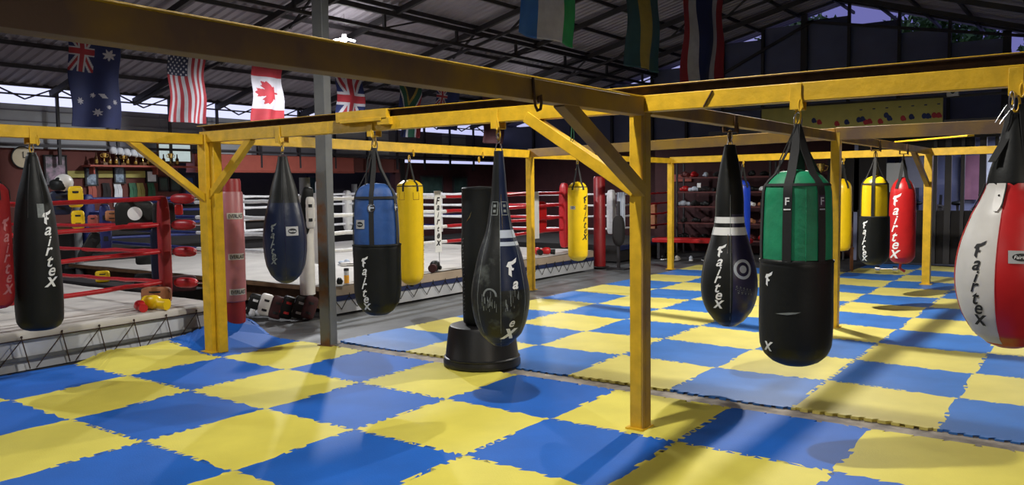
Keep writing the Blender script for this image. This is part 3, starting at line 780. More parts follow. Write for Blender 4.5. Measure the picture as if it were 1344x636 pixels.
for ph in (-38*DEG, 28*DEG):
    fr = [([(-.045, -.05), (-.040, -.05), (-.040, .05), (-.045, .05)], [(0, 1, 2, 3)]), ([(.040, -.05), (.045, -.05), (.045, .05), (.040, .05)], [(0, 1, 2, 3)]), ([(-.045, -.05), (.045, -.05), (.045, -.044), (-.045, -.044)], [(0, 1, 2, 3)])]
    wrap(fr, B.r, zz(257), ph).obj('stitched_patch', 'gold', parent=B.t)
hanger(-7.58, 8.14, 2.18, 'y', 'small yellow hanger above the slim yellow bag', 2.27, plate=False)
B = slim('slim yellow punching bag with black vertical lettering in front of the red post', -6.55, 10.79, [(342.5, 0), (341.5, 6), (339, 10), (335, 12.8), (300, 13), (255, 13), (246, 12.5), (240, 8), (238, 0)], 241, 'yellow_vinyl', 249, tie=245, zh=2.02)
zz = lambda p: zat(-6.55, 10.79, p)
B.logo(.075, zz(256), 48*DEG, 'print_black', gap=1.08)
B.patch(.09, .05, zz(272), -30*DEG)
hanger(-6.55, 10.79, 2.165, 'x', 'small hanger above the slim yellow bag with black lettering', 2.30, plate=False)
B = slim('slim royal blue punching bag half hidden behind the black bag with the target print', -5.5, 15.03, [(331, 0), (329, 7), (324, 9.5), (250, 10), (243, 9), (238, 6), (236, 0)], 239, 'blue_vinyl', 246, tie=243, zh=2.02, wd=.02)
hanger(-5.5, 15.03, 2.12, 'x', 'small yellow hanger above the slim royal blue bag', 2.24, plate=False)
B = slim('slim yellow punching bag partly behind the post right of the green topped bag', -3.69, 14.96, [(329.5, 0), (328, 8), (324, 11), (300, 12), (246, 11.5), (240, 9), (235, 4), (234, 0)], 238, 'yellow_vinyl', 247, zh=2.02, wd=.018)
hanger(-3.69, 14.96, 2.12, 'x', 'small yellow hanger above the slim yellow bag beside the post', 2.24, plate=False)
B = Bag('heavy_bag', 'smaller punching bag with a yellow top and black lower half beside the red one', -2.46, 11.65, 2.03, 'two tone punching bags')
zz = lambda p: zat(-2.46, 11.65, p)
B.body([(285, 17), (262, 17), (245, 16.5), (240, 15.5), (234, 11), (231, 5), (230, 0)], 'yellow_vinyl', name='bag_top', n=5)
B.straps([-8*DEG, 68*DEG, -75*DEG, 160*DEG], zz(234), .10, .02, zend=zz(284)); B.band(zz(241), .018, 'black_web', off=.008)
B.body([(348, 0), (347, 9), (343, 15), (336, 18.5), (310, 19), (284, 18.5), (283, 17)], 'black_vinyl', name='bag_bottom', n=5)
B.logo(.062, zz(289), -38*DEG, gap=1.0); B.carabiner(1.2)
hanger(-2.46, 11.65, 2.16, 'y', 'brown clamp hanger above the yellow and black bag', 2.26, m='rust')
B = slim('slim red punching bag with white vertical lettering beside the yellow and black one', -2.38, 13.08, [(346, 0), (345, 8), (342, 12.5), (336, 16), (300, 16.5), (262, 15.8), (248, 14.5), (240, 11), (234, 6), (232, 0)], 236, 'red_vinyl', 247, zh=2.02, wd=.024)
zz = lambda p: zat(-2.38, 13.08, p)
B.logo(.105, zz(254), -30*DEG, gap=1.06)
G().tube([(-.01, 0, zz(346)), (-.02, 0, zz(352)), (.05, 0, zz(356))], .02, 8).obj('bottom_strap', 'red_vinyl', parent=B.t)
hanger(-2.38, 13.08, 2.15, 'y', 'brown clamp hanger above the slim red bag', 2.26, m='rust')
# black bag at left
B = Bag('heavy_bag', 'long black punching bag with white vertical lettering in front of the red roped ring', -7.58, 3.35, 2.07, 'long punching bags')
zz = lambda p: zat(-7.58, 3.35, p)
B.body([(432.5, 0), (431.5, 16), (428, 23), (420, 27.5), (400, 28.5), (370, 28.5), (331, 27), (300, 25), (280, 23), (255, 19), (230, 12.5), (205, 7), (200, 5)], 'black_vinyl', n=5)
B.seams([-20*DEG, 30*DEG], zz(285), zz(215), 'print_black', .004)
wrap([([(-.028, -.06), (.028, -.06), (.028, .06), (-.028, .06)], [(0, 1, 2, 3)])], B.r, zz(276), 18*DEG).obj('label_patch', 'print_grey', parent=B.t)
B.logo(.073, zz(276), 33*DEG, gap=1.08); B.carabiner(1)
hanger(-7.58, 3.35, 2.172, 'y', 'yellow clamp hanger above the long black bag at the left', 2.275)
B = Bag('heavy_bag', 'red punching bag with pale vertical lettering cut off by the left edge of the photo', -7.58, 2.97, 2.07, 'long punching bags')
zz = lambda p: zat(-7.58, 2.97, p)
B.body([(406, 0), (404, 18), (398, 25), (385, 27), (300, 27), (250, 26), (242, 20), (238, 10), (237, 0)], 'post_red', n=5)
B.straps([-30*DEG, 30*DEG, 100*DEG, -100*DEG], zz(241), .1, .02, zend=zz(262)); B.logo(.07, zz(285), 48*DEG, 'pink_pad', gap=1.1); B.carabiner(1)
# empty hanger and hooks
hanger(-7.58, 9.66, 2.19, 'y', 'empty yellow hanger with a dangling hook above the freestanding bag', 2.27, plate=False)
t = thing('hook', 'rusty open hook hanging from the brown beam near the top of the front post', 'hook', (XB+.06, 3.70, 2.17), 0, None)
G().tube([(0, -.02, .12), (0, -.01, .02), (0, .0, -.03), (0, .02, -.055), (0, .05, -.045), (0, .06, -.01), (0, .055, .03), (0, .035, .02), (0, .03, -.01)], .008, 8).obj('hook_bend', 'rust', parent=t)
tag(G().tube([(-4.05+.95, 5.03, 2.2), (-3.1, 5.03, 2.1), (-3.11, 5.03, 2.0), (-3.09, 5.03, 1.93)], .004, 5).tube([(-3.09, 5.03, 2.2), (-3.08, 5.03, 2.05), (-3.12, 5.03, 1.95)], .003, 5).obj('wire_loop', 'plant_green'), 'thin green wire dangling from the front beam beside the post', 'wire')

# freestanding bag
bx, by = -4.80, 6.12
t = thing('freestanding_bag', 'tall black freestanding punching bag on a round black base', 'punching bag', (bx, by, 0), facing(bx, by))
k = depth(bx, by)/FPX
G().lathe([(0, .0), (0, .35), (.012, .37), (.05, .372), (.09, .352), (.36, .318), (.385, .305), (.392, .28), (.392, .0)], 48).obj('base', 'rubber', parent=t)
G().lathe([(.07, .358), (.078, .366), (.088, .366), (.096, .352)], 48).obj('base_rim', 'rubber', parent=t)
Ps = smooth_prof([(.38, .14), (.42, .175), (.8, .178), (1.1, .185), (1.35, .176), (1.66, .172), (1.70, .160), (1.71, 0)], 4)
G().lathe(Ps, 40).obj('bag_body', 'black_vinyl', parent=t)
wrap([([(-.02, -.05), (.02, .0), (.05, .06), (.03, .0)], [(0, 1, 2, 3)])], lambda z: lerp_prof(Ps, z), 1.42, -42*DEG).obj('gold_mark', 'gold', parent=t)
for q in range(26):
    z = .50+q*.034
    wrap([([(-.012, -.005), (.012, .004), (.012, .012), (-.012, .003)], [(0, 1, 2, 3)])], lambda z: lerp_prof(Ps, z), z, (-62 if q % 2 else -66)*DEG).obj('lace', 'print_grey', parent=t) if q < 22 else None

# ------------------------------------------------------------------ building columns and padded posts
t = thing('roof_column', 'grey steel roof column with a rusty brown lower part, standing at the mats edge', 'column', (-6.81, 5.98, 0), R(12))
G().box((0, 0, 2.85), (.13, .125, 5.7)).obj('shaft', 'grey_steel', parent=t, bev=.006)
G().box((-.005, -.066, .95), (.118, .008, 1.9)).obj('rusty_plate', 'rusty_grey', parent=t)
G().box((0, 0, .006), (.19, .18, .012)).obj('foot_plate', 'rusty_grey', parent=t)
t = thing('padded_post', 'red ring post wrapped in a faded pink pad with repeated black lettering', 'ring post', (-8.22, 5.80, 0), facing(-8.22, 5.8))
G().lathe([(0, .0), (0, .115), (.5, .115), (1.80, .11), (1.83, .1), (1.83, 0)], 32).obj('post', 'post_red', parent=t)
prp = [(.40, .12), (.41, .13), (1.0, .133), (1.66, .128), (1.68, .12)]
G().lathe(prp, 36).obj('pad', 'pink_pad', parent=t)
for z in (.52, .93, 1.40):
    o = wrap([([(-.10+.02*i, -.036+.072*j) for i in range(11) for j in range(2)], [(i*2, i*2+2, i*2+3, i*2+1) for i in range(10)])], lambda z: .131, z, 18*DEG, off=.002).obj('lettering_patch', 'canvas', parent=t)
    wrap([text2d('EVERLAST', w=.185, h=.045, bold=.02)], lambda z: .131, z, 22*DEG, off=.005).obj('lettering', 'print_black', parent=o)
t = thing('ring_post', 'plain red ring post behind the slim yellow bag with black lettering', 'ring post', (-8.46, 14.8, 0), 0)
G().lathe([(0, 0), (0, .125), (1.85, .12), (1.88, .10), (1.88, 0)], 28).obj('post', 'post_red', parent=t)
G().lathe([(0, 0), (0, .2), (.02, .2), (.03, 0)], 24).obj('foot_plate', 'dark_steel', parent=t)
t = thing('ring_post', 'white padded ring post half hidden behind the grey roof column', 'ring post', (-8.5, 7.12, 0), 0)
G().lathe([(0, 0), (0, .07), (1.85, .07), (1.85, 0)], 24).obj('post', 'grey_steel', parent=t)
G().lathe([(.30, .08), (.31, .10), (1.60, .10), (1.62, .08)], 24).obj('pad', 'white_vinyl', parent=t)

# ------------------------------------------------------------------ the rings
def rope(pa, pb, cols, parent, r=.022, sag=.03, wobble=.006, seed=0):
    """cols: list of (fraction end, material index)"""
    rnd = random.Random(seed); n = 26; pts = []
    pa, pb = Vector(pa), Vector(pb)
    for i in range(n+1):
        t = i/n; p = pa.lerp(pb, t); p.z -= sag*4*t*(1-t)
        pts.append(p+Vector((rnd.uniform(-1, 1), rnd.uniform(-1, 1), rnd.uniform(-1, 1)))*wobble)
    rr = [r*(1+.12*rnd.uniform(-1, 1)) for _ in pts]
    g = G(); g.tube(pts, rr, 8)
    seg = 8; k = 0
    for i in range(n):
        t = (i+.5)/n; mi = next(m for e, m in cols if t <= e)
        for q in range(seg): g.m[k] = mi; k += 1
    return g.obj('rope', ['rope_red', 'rope_white', 'rope_blue'], parent=parent, ang=60)
# ring with red ropes
r1 = thing('boxing_ring', 'boxing ring with red ropes and an off white laced canvas at the left', 'boxing ring', (0, 0, 0))
x1r, y1r, x0r, y0r, zc = -8.55, 5.80, -15.4, -1.6, .36
def platform(parent, xa, xb, ya, yb, zc, side_m, skew=0):
    g = G(); nx, ny = 20, 20
    vs = [(xa+(xb-xa)*i/nx+skew*(1-j/ny)*(i/nx), ya+(yb-ya)*j/ny, zc+.004*math.sin(i*2.1+j*1.3)) for i in range(nx+1) for j in range(ny+1)]
    fs = [(i*(ny+1)+j, (i+1)*(ny+1)+j, (i+1)*(ny+1)+j+1, i*(ny+1)+j+1) for i in range(nx) for j in range(ny)]
    g.add(vs, fs)
    return g.obj('canvas', 'canvas', parent=parent, ang=80)
SK = .32   # the front of this ring is slightly splayed toward the hall
platform(r1, x0r, x1r, y0r, y1r, zc, None, SK)
def fx(y): return x1r+SK*(1-(y-y0r)/(y1r-y0r))
g = G()
prof = [(.0, zc), (.035, zc-.012), (.05, zc-.05), (.05, zc-.085)]
ysr = [y0r+(y1r-y0r)*k/30 for k in range(31)]
vs = [(fx(yy)+a+.012*math.sin(yy*9)*(q > 1), yy, z) for yy in ysr for q, (a, z) in enumerate(prof)]
g.add(vs, [(k*4+q, k*4+q+1, k*4+5+q, k*4+4+q) for k in range(30) for q in range(3)])
g.obj('canvas_edge', 'canvas', parent=r1, ang=80)
g = G(); g.add([(fx(yy)+.02, yy, z) for yy in ysr for z in (zc-.08, -.02)], [(2*k, 2*k+1, 2*k+3, 2*k+2) for k in range(30)])
g.add([(x1r+.02, y1r, zc-.02), (x1r+.02, y1r, -.02), (x0r, y1r, -.02), (x0r, y1r, zc-.02)], [(0, 1, 2, 3)])
g.obj('skirt', 'apron_white', parent=r1)
G().bar((fx(0.5)+.05, .5, .10), (fx(y1r)+.05, y1r, .10), .03, .03).obj('lower_pipe', 'grey_steel', parent=r1)
g = G(); g.tube([(fx(yy)+.065, yy, zc-.075) for yy in ysr], .006, 6)
k = 0; yy = 1.6
while yy < y1r-.1:
    xx = fx(yy)+.07
    g.tube([(xx, yy, zc-.05), (xx+.015, yy, zc-.09), (xx+.01, yy+.06, .0)], .006, 5)
    g.tube([(xx, yy, zc-.075), (xx+.01, yy-.26, .0)], .005, 5); g.ell((xx, yy, zc-.045), (.012, .012, .012), seg=8)
    yy += .385
g.obj('lacing', 'brown_cord', parent=r1)
ztops = [1.55, 1.24, .92, .55]
cx1, cy1 = -9.10, 5.47
for n, z in enumerate(ztops):
    rope((cx1+.3, -1.2, z-.02), (cx1, cy1, z+.06), [(1, 0)], r1, .026, .02, seed=n)
    rope((cx1, cy1, z+.06), (-15.0, cy1, z), [(.5, 0), (1, 0)], r1, .024, .03, seed=n+9)
    G().ell(Vector((cx1+.26, cy1+.10, z+.055)), (.165, .06, .062), rot=Matrix.Rotation(R(20), 3, 'Z'), p=.8).obj('rope_cover', 'rope_red', parent=r1)
    G().tube([(cx1+.4, cy1+.15, z+.055), (-8.25, 5.78, z+.055)], .012, 6).obj('turnbuckle', 'chrome', parent=r1)
G().ell((cx1, cy1, 1.00), (.065, .065, .64), p=.5, seg=20).obj('corner_cushion', 'post_red', parent=r1)
# four corner posts (far ones mostly out of sight)
for q, (x, y) in enumerate([(-15.2, 5.6)]):
    G().lathe([(zc, 0), (zc, .09), (1.8, .09), (1.8, 0)], 20, c=(x, y, 0)).obj('corner_post', 'rope_blue', parent=r1)
# ring with white ropes
r2 = thing('boxing_ring', 'boxing ring with white ropes, a navy banded apron and black zigzag lacing behind the bags', 'boxing ring', (0, 0, 0))
xa, xb, ya, yb, zc2 = -15.4, -8.42, 7.35, 14.45, .38
platform(r2, xa, xb, ya, yb, zc2, None)
G().box((-11.9, 10.9, .19), (6.6, 6.7, .3)).obj('deck', 'wood', parent=r2)
G().box((xb+.005, (ya+yb)/2, zc2-.075), (.03, yb-ya, .13)).obj('canvas_edge', 'canvas_side', parent=r2, bev=.008)
G().box((xb+.008, (ya+yb)/2, .10), (.02, yb-ya, .20)).obj('skirt', 'apron_white', parent=r2)
G().box((xb+.018, (ya+yb)/2, .205), (.03, yb-ya, .065)).obj('navy_band', 'band_navy', parent=r2)
G().box(((xa+xb)/2, ya+.02, zc2-.035), (xb-xa, .05, .06)).obj('edge_beam', 'wood', parent=r2, bev=.006)
g = G(); n = 0; yy = ya+.1
while yy < yb-.1:
    g.tube([(xb+.035, yy, .23), (xb+.04, yy+.145, .06), (xb+.035, yy+.29, .23)], .0055, 5); g.tube([(xb+.035, yy, .20), (xb+.045, yy, .27)], .006, 5); yy += .29
g.obj('lacing', 'cord', parent=r2)
C4 = dict(A=(-8.85, 7.65), B=(-8.85, 14.05), C=(-15.2, 7.65), Dd=(-15.2, 14.05))
zr2 = [1.56, 1.32, 1.07, .82]
for n, z in enumerate(zr2):
    a, b, c, d = C4['A'], C4['B'], C4['C'], C4['Dd']
    rope((*a, z), (*b, z), [(.42, 1), (1, 0)], r2, .028, .02, seed=n+20) if n % 1 == 0 else 0
    rope((*a, z-.02), (*c, z-.02), [(.45, 1), (1, 2)], r2, .028, .03, seed=n+30)
    rope((*d, z), (*b, z), [(.62, 1), (1, 0)], r2, .028, .02, seed=n+40)
    rope((*c, z), (*d, z), [(.4, 2), (1, 1)], r2, .028, .02, seed=n+50)
for (x, y), m in ((C4['A'], 'white_vinyl'), (C4['C'], 'rope_blue'), (C4['Dd'], 'white_vinyl')):
    G().ell((x, y, 1.15), (.10, .10, .50), p=.45, seg=20).obj('corner_cushion', m, parent=r2)
G().ell((-8.85, 14.05, 1.1), (.09, .09, .66), p=.45, seg=20).obj('corner_cushion', 'rope_red', parent=r2)
G().ell((-9.0, 13.3, 1.10), (.04, .30, .30), p=.35, seg=20).obj('corner_pad', 'red_vinyl', parent=r2)
for (x, y) in (C4['C'], C4['Dd']): G().lathe([(0, 0), (0, .07), (1.8, .07), (1.8, 0)], 16, c=(x, y+(.25 if y > 10 else -.2), 0)).obj('corner_post', 'grey_steel', parent=r2)
for (x, y, hgt) in ((-8.85, 10.12, 1.0), (-8.85, 13.0, .9), (-15.2, 11, .9), (-12.2, 14.05, .9)):
    o = G().box((x+(.035 if x > -15 else -.035), y, 1.14), (.012, .16, hgt)).obj('spacer_strap', 'print_white', parent=r2, bev=.003)
    if y == 10.12:
        g = G(); yy0 = 1.48
        for i, ch in enumerate(['F', 'a', 'i', 'r', 't', 'e', 'x']):
            vs_, fs_ = text2d(ch, h=.085 if i else .12, c=(0, yy0-i*.115), bold=.03, shear=.3)
            g.add([(x+.043, y+u, v) for u, v in vs_], fs_)
        g.obj('lettering', 'print_black', parent=o)
G().tube([(-8.8, 10.12, .64), (-8.8, 10.13, .40)], .004, 5).obj('strap_cord', 'cord', parent=r2)

# third ring's ropes glimpsed beyond the far red post
r3 = thing('boxing_ring', 'far boxing ring with pale ropes, glimpsed beyond the plain red ring post', 'boxing ring', (0, 0, 0))
G().box((-11.9, 17.7, .18), (6.4, 3.4, .36)).obj('deck', 'dark_room', parent=r3)
G().box((-8.68, 17.7, .30), (.04, 3.4, .1)).obj('navy_band', 'band_navy', parent=r3)
for n, z in enumerate([1.5, 1.25, 1.0, .72]):
    rope((-8.9, 16.1, z), (-8.9, 19.3, z), [(.35, 1), (1, 0)], r3, .022, .02, seed=n+60)
    rope((-8.9, 16.1, z), (-14.8, 16.1, z), [(.6, 1), (1, 2)], r3, .022, .02, seed=n+70)
G().ell((-8.9, 16.1, 1.1), (.09, .09, .5), p=.45).obj('corner_cushion', 'rope_white', parent=r3)

# ------------------------------------------------------------------ gear builders
def glove(name_label, p, m, s=1, rz=0, tilt=90, m2=None, group=None):
    t = thing('boxing_glove', name_label, 'boxing glove', p, rz, group)
    r_ = Matrix.Rotation(R(tilt), 3, 'X')
    G().ell(Vector((0, 0, .075*s)), (.065*s, .10*s, .07*s), p=.85).ell(Vector((0, .09*s, .06*s)), (.055*s, .06*s, .05*s)).obj('glove_body', m, parent=t, ang=70)
    G().ell(Vector((.06*s, .02*s, .05*s)), (.028*s, .065*s, .03*s), rot=Matrix.Rotation(.3, 3, 'Z')).obj('thumb', m, parent=t, ang=70)
    G().tube([(0, -.08*s, .06*s), (0, -.17*s, .055*s)], [.05*s, .055*s], 14).obj('cuff', m2 or m, parent=t, ang=50)
    return t
def shoe(label, p, m, rz=0, group='shoes lying about'):
    t = thing('shoe', label, 'shoe', p, rz, group)
    G().box((0, 0, .012), (.09, .28, .024)).obj('sole', 'print_white', parent=t, bev=.01)
    G().ell((0, .06, .045), (.045, .09, .035)).ell((0, -.07, .06), (.042, .07, .055)).obj('upper', m, parent=t, ang=70)
    return t
def pad(name, label, cat, p, w, h, th, m, rz=0, tilt=0, straps=True, disc=None, group=None, m2='black_web'):
    t = thing(name, label, cat, p, rz, group)
    rot = Matrix.Rotation(R(tilt), 3, 'Y')
    c = Vector((0, 0, h/2))
    G().ell(c, (w/2, th/2, h/2), rot=rot, p=.4, seg=24).obj('cushion', m, parent=t, ang=60)
    if straps:
        for z in (-.22, .22): G().ribbon([c+rot@Vector((-w/2*.98, -th*.35, z*h)), c+rot@Vector((0, -th*.56, z*h)), c+rot@Vector((w/2*.98, -th*.35, z*h))], rot@Vector((0, 0, h*.05)), .004).obj('strap', m2, parent=t)
    if disc: G().lathe([(-.004, 0), (-.004, disc), (.004, disc), (.004, 0)], 24, c=c+rot@Vector((0, -th/2-.004, h*.08)), rot=Matrix.Rotation(PI/2, 3, 'X')).obj('round_mark', 'print_white', parent=t)
    return t
def place(px, py, X=None, Y=None, Z=None): return tuple(at(px, py, X, Y, Z))
glove('yellow boxing glove on the red roped ring canvas near its corner', place(201, 406, Z=.362), 'yellow_vinyl', 1.15, 1.9, group='gloves on the ring canvas')
glove('yellow boxing glove on its side on the canvas beside a brown pad', place(193, 404, Z=.362), 'yellow_vinyl', 1.0, .9, group='gloves on the ring canvas')
glove('small red boxing glove left of the yellow gloves on the canvas', place(184, 408, Z=.362), 'red_vinyl', .85, 1.3, group='gloves on the ring canvas')
pad('kick_pad', 'brown leather pad leaning behind the yellow gloves on the ring', 'training pad', place(206, 398, Z=.362), .34, .20, .12, 'tan', rz=.7)
glove('dark boxing glove with a red rim resting on the white roped ring edge', place(571, 356, Z=.382), 'black_vinyl', 1.2, .5, m2='maroon')
glove('left of the red gloves lying on the far ring canvas', place(705, 334, Z=.382), 'red_vinyl', 1.0, 1.0, m2='black_vinyl')
glove('right of the red gloves lying on the far ring canvas', place(717, 334, Z=.382), 'red_vinyl', 1.0, 2.2, m2='black_vinyl')
shoe('black and white shoe on the ring canvas beside the bottle', place(446, 374, Z=.382), 'black_vinyl', .8)
shoe('pale grey shoe lying further back on the ring canvas', place(452, 348, Z=.382), 'grey_stripe', 1.5)
pad('shin_guard', 'white and black shin guard lying on the ring canvas beside the column', 'shin guard', place(462, 349, Z=.382), .4, .07, .12, 'white_vinyl', rz=.6)
t = thing('drink_bottle', 'clear bottle of amber drink with a black cap on the ring canvas', 'bottle', place(455, 371, Z=.382), 0)
G().lathe([(0, 0), (0, .035), (.09, .037), (.11, .034)], 16).obj('drink', 'amber', parent=t)
G().lathe([(.11, .034), (.16, .035), (.17, .03), (.17, 0)], 16).obj('bottle_top', 'silver_patch', parent=t)
G().lathe([(.17, 0), (.17, .036), (.205, .034), (.21, 0)], 16).obj('cap', 'print_black', parent=t)
# shin guards and bags stored in the gap under the ring edge
for i, (px, m, m2, lab) in enumerate([(334, 'black_vinyl', 'print_white', 'white striped black shin guard, leftmost of the gear under the ring edge'), (349, 'white_vinyl', 'print_black', 'white and black shin guard beside the striped one under the ring edge'), (364, 'maroon', 'black_web', 'dark maroon pad between shin guards under the ring edge'), (378, 'black_vinyl', 'red_print', 'black pad with a red edge under the ring edge'), (394, 'dark_room', 'silver_patch', 'dark kit bag under the ring edge beside the white post'), (407, 'maroon', 'black_web', 'maroon pad leaning on the white padded post')]):
    p = at(px, 418 if i > 1 else 414, Z=.0)
    pad('shin_guard' if i < 2 else 'kick_pad', lab, 'training gear', (p.x, p.y, 0), .175, .30, .13, m, rz=facing(p.x, p.y), tilt=18, m2=m2, group='gear stored under the ring edge')
for i, (dx, dz) in enumerate([(-.04, .05), (.06, .05), (-.01, .09)]):
    p = at(336+i*8, 414-i, Z=.0)
    tag(G().ell((p.x+.05, p.y-.1, .045), (.045, .045, .045)).obj('ball', 'paper'), ['pale ball on the floor, left of three under the ring edge', 'pale ball on the floor, middle of three under the ring edge', 'pale ball on the floor, right of three under the ring edge'][i], 'ball', 'pale balls')
# gear hanging on the ring ropes and against the wall at the left
YR = 7.50
def hang(px, py0, py1, hw, m, name, label, cat, Y=YR, disc=None, tilt=0, m2='black_web', straps=True, group=None):
    a = at(px, py1, Y=Y); b = at(px, py0, Y=Y); d = depth(a.x, a.y)/FPX
    return pad(name, label, cat, (a.x, Y, a.z), 2*hw*d, b.z-a.z, max(.10, hw*d*.7), m, rz=facing(a.x, Y), tilt=tilt, disc=disc, m2=m2, straps=straps, group=group)
GR = 'training gear hung over the ring ropes'
hang(178, 263, 303, 24, 'black_vinyl', 'belly_pad', 'large black belly pad with a white disc hung on the ropes', 'belly pad', Y=5.56, disc=.085, straps=False)
hang(216, 265, 300, 14, 'dark_room', 'belly_pad', 'dark belly pad hung right of the one with the white disc', 'belly pad', Y=5.56, group=GR)
hang(100, 244, 272, 9, 'yellow_vinyl', 'thai_pad', 'yellow and black kick pad hanging beside the white headgear', 'kick pad', Y=5.56, group=GR)
hang(103, 276, 300, 8, 'yellow_vinyl', 'thai_pad', 'lower yellow kick pad with black patches below the other yellow one', 'kick pad', Y=5.56, group=GR)
hang(80, 250, 282, 13, 'navy_vinyl', 'body_protector', 'dark navy body protector under the white headgear', 'body protector', Y=5.56, group=GR)
hang(140, 268, 330, 7, 'rope_blue', 'kick_shield', 'narrow blue pad standing between the black bags by the ropes', 'kick pad', Y=5.56, group=GR)
hang(119, 302, 343, 8, 'black_vinyl', 'kick_shield', 'slanting black pad leaning on the ropes left of the blue pad', 'kick pad', Y=5.56, tilt=30, group=GR)
hang(208, 298, 372, 8, 'navy_vinyl', 'kick_shield', 'navy pad standing upright on the canvas beside the red cushion', 'kick pad', Y=5.56, group=GR, straps=False)
hang(190, 334, 347, 11, 'black_vinyl', 'boxing_glove', 'black glove on the canvas left of the navy pad', 'boxing glove', Y=7.5, straps=False)
hang(147, 276, 290, 8, 'tan', 'kick_pad', 'small tan pad hung beside the blue pad', 'kick pad', Y=5.56, group=GR)
hang(122, 282, 298, 6, 'fascia_red', 'focus_mitt', 'red focus mitt hanging between the yellow and blue pads', 'focus mitt', Y=5.56, group=GR)
hang(235, 268, 282, 5, 'red_vinyl', 'boxing_glove', 'red glove hanging behind the yellow post brace', 'boxing glove', Y=5.56, straps=False)
for i, (px, lab) in enumerate([(75, 'left'), (130, 'middle'), (180, 'right')]):
    q_ = hang(px+60, 357+i*-3, 372, 9+4*i, ['yellow_vinyl', 'black_vinyl', 'maroon'][i], 'kick_pad', ['yellow and black pad heaped in the gap between the two rings', 'black pad heaped between the yellow pad and the maroon one', 'maroon pad in the gap between the rings beside the red cushion'][i], 'kick pad', Y=6.3); q_.location.z = .335
t = thing('head_guard', 'white and black head guard on top of the navy body protector', 'head guard', place(84, 248, Y=5.56), .4)
G().ell((0, 0, .09), (.12, .13, .12)).obj('shell', 'white_vinyl', parent=t)
G().ell((-.03, -.05, .06), (.115, .11, .08), p=.7).ell((0, -.04, .13), (.05, .105, .04)).obj('padding', 'black_vinyl', parent=t)
tag(G().box((-11.9, 6.45, .165), (3.4, .6, .33)).box((-11.9, 6.14, .28), (3.42, .03, .06)).obj('storage_box', 'dark_room', bev=.01), 'long low dark storage box in the gap between the two rings', 'storage box')
hang(402, 245, 308, 8, 'black_vinyl', 'kick_pad', 'black kick pads hanging from the white padded post', 'kick pad', Y=7.06, tilt=8)
hang(408, 258, 300, 6, 'white_vinyl', 'shin_guard', 'white shin guard strapped to the post beside the grey column', 'shin guard', Y=7.06)
q_ = hang(443, 240, 262, 4, 'paper', 'towel', 'small pale towel on top of the ring corner post', 'towel', Y=7.6, straps=False); q_.location = (-8.85, 7.65, 1.58)

# things on the left wall
XW = -15.98
def wallbox(name, label, cat, tl, br, m, frame_m=None, th=.03, X=XW, group=None):
    a = at(*tl, X=X); b = at(*br, X=X); y0_, y1_ = sorted((a.y, b.y)); z0_, z1_ = sorted((a.z, b.z))
    t = thing(name, label, cat, (X, (y0_+y1_)/2, z0_), 0, group)
    w_, h_ = y1_-y0_, z1_-z0_
    G().box((th/2, 0, h_/2), (th, w_, h_)).obj('panel', m, parent=t)
    if frame_m:
        g = G()
        for (yy_, zz_, ww, hh) in ((0, 0, w_+.04, .03), (0, h_, w_+.04, .03), (-w_/2, h_/2, .03, h_), (w_/2, h_/2, .03, h_)): g.box((th*.7, yy_, zz_), (th*1.4, ww, hh))
        g.obj('frame', frame_m, parent=t)
    return t
t = thing('wall_clock', 'round cream wall clock behind the long black bag', 'clock', (XW, 6.90, 2.33), 0)
rotx = Matrix.Rotation(PI/2, 3, 'Y')
G().lathe([(0, 0), (0, .19), (.03, .19), (.035, .17), (.03, 0)], 32, rot=rotx).obj('dial', 'clock_face', parent=t)
G().tube([(.02, .19*math.cos(2*PI*k/32), .19*math.sin(2*PI*k/32)) for k in range(32)], .015, 6, closed=True).obj('rim', 'print_black', parent=t)
G().box((.04, 0, .05), (.004, .012, .11)).box((.04, .04, .0), (.004, .09, .012)).obj('hands', 'print_black', parent=t)
wallbox('poster', 'large framed purple and grey photo print on the left wall', 'poster', (57, 204), (87, 243), 'photo_print', 'dark_room')
wallbox('poster', 'pale blue framed print, leftmost of the small ones under the trophy shelf', 'poster', (111, 220), (127, 243), 'photo_blue', 'print_black', group='small prints on the left wall')
wallbox('poster', 'pale blue framed print, middle one under the trophy shelf', 'poster', (149, 219), (163, 240), 'photo_blue', 'print_black', group='small prints on the left wall')
wallbox('poster', 'whitish framed print, rightmost one under the trophy shelf', 'poster', (191, 224), (205, 239), 'paper', 'print_black', group='small prints on the left wall')
wallbox('wall_board', 'glowing whitish framed board on the trophy shelf behind the post brace', 'board', (206, 188), (250, 213), 'glowing_board', 'wood', X=-15.9)
for i, (a, b) in enumerate([(87, 110), (128, 147), (164, 190)]):
    wallbox('notice_strip', ['yellow strip on the wall left of the blue prints', 'yellow strip on the wall between the blue prints', 'yellow strip on the wall right of the blue prints'][i], 'wall panel', (a, 224), (b, 233), 'banner_yellow', X=-15.97)
for i, (a, b, lab) in enumerate([(208, 220, 'left'), (223, 236, 'right')]):
    wallbox('poster', 'greenish glass panel, %s of two under the shelf end' % lab, 'panel', (a, 233), (b, 250), 'glass_green', 'dark_room')
g = G().box((-15.80, 9.4, 2.19), (.34, 2.9, .035))
for y in (8.1, 9.4, 10.7): g.box((-15.88, y, 2.1), (.2, .03, .14))
tag(g.obj('shelf', 'fascia_red', bev=.004), 'red wall shelf carrying trophies and bottles on the left wall', 'shelf')
random.seed(11)
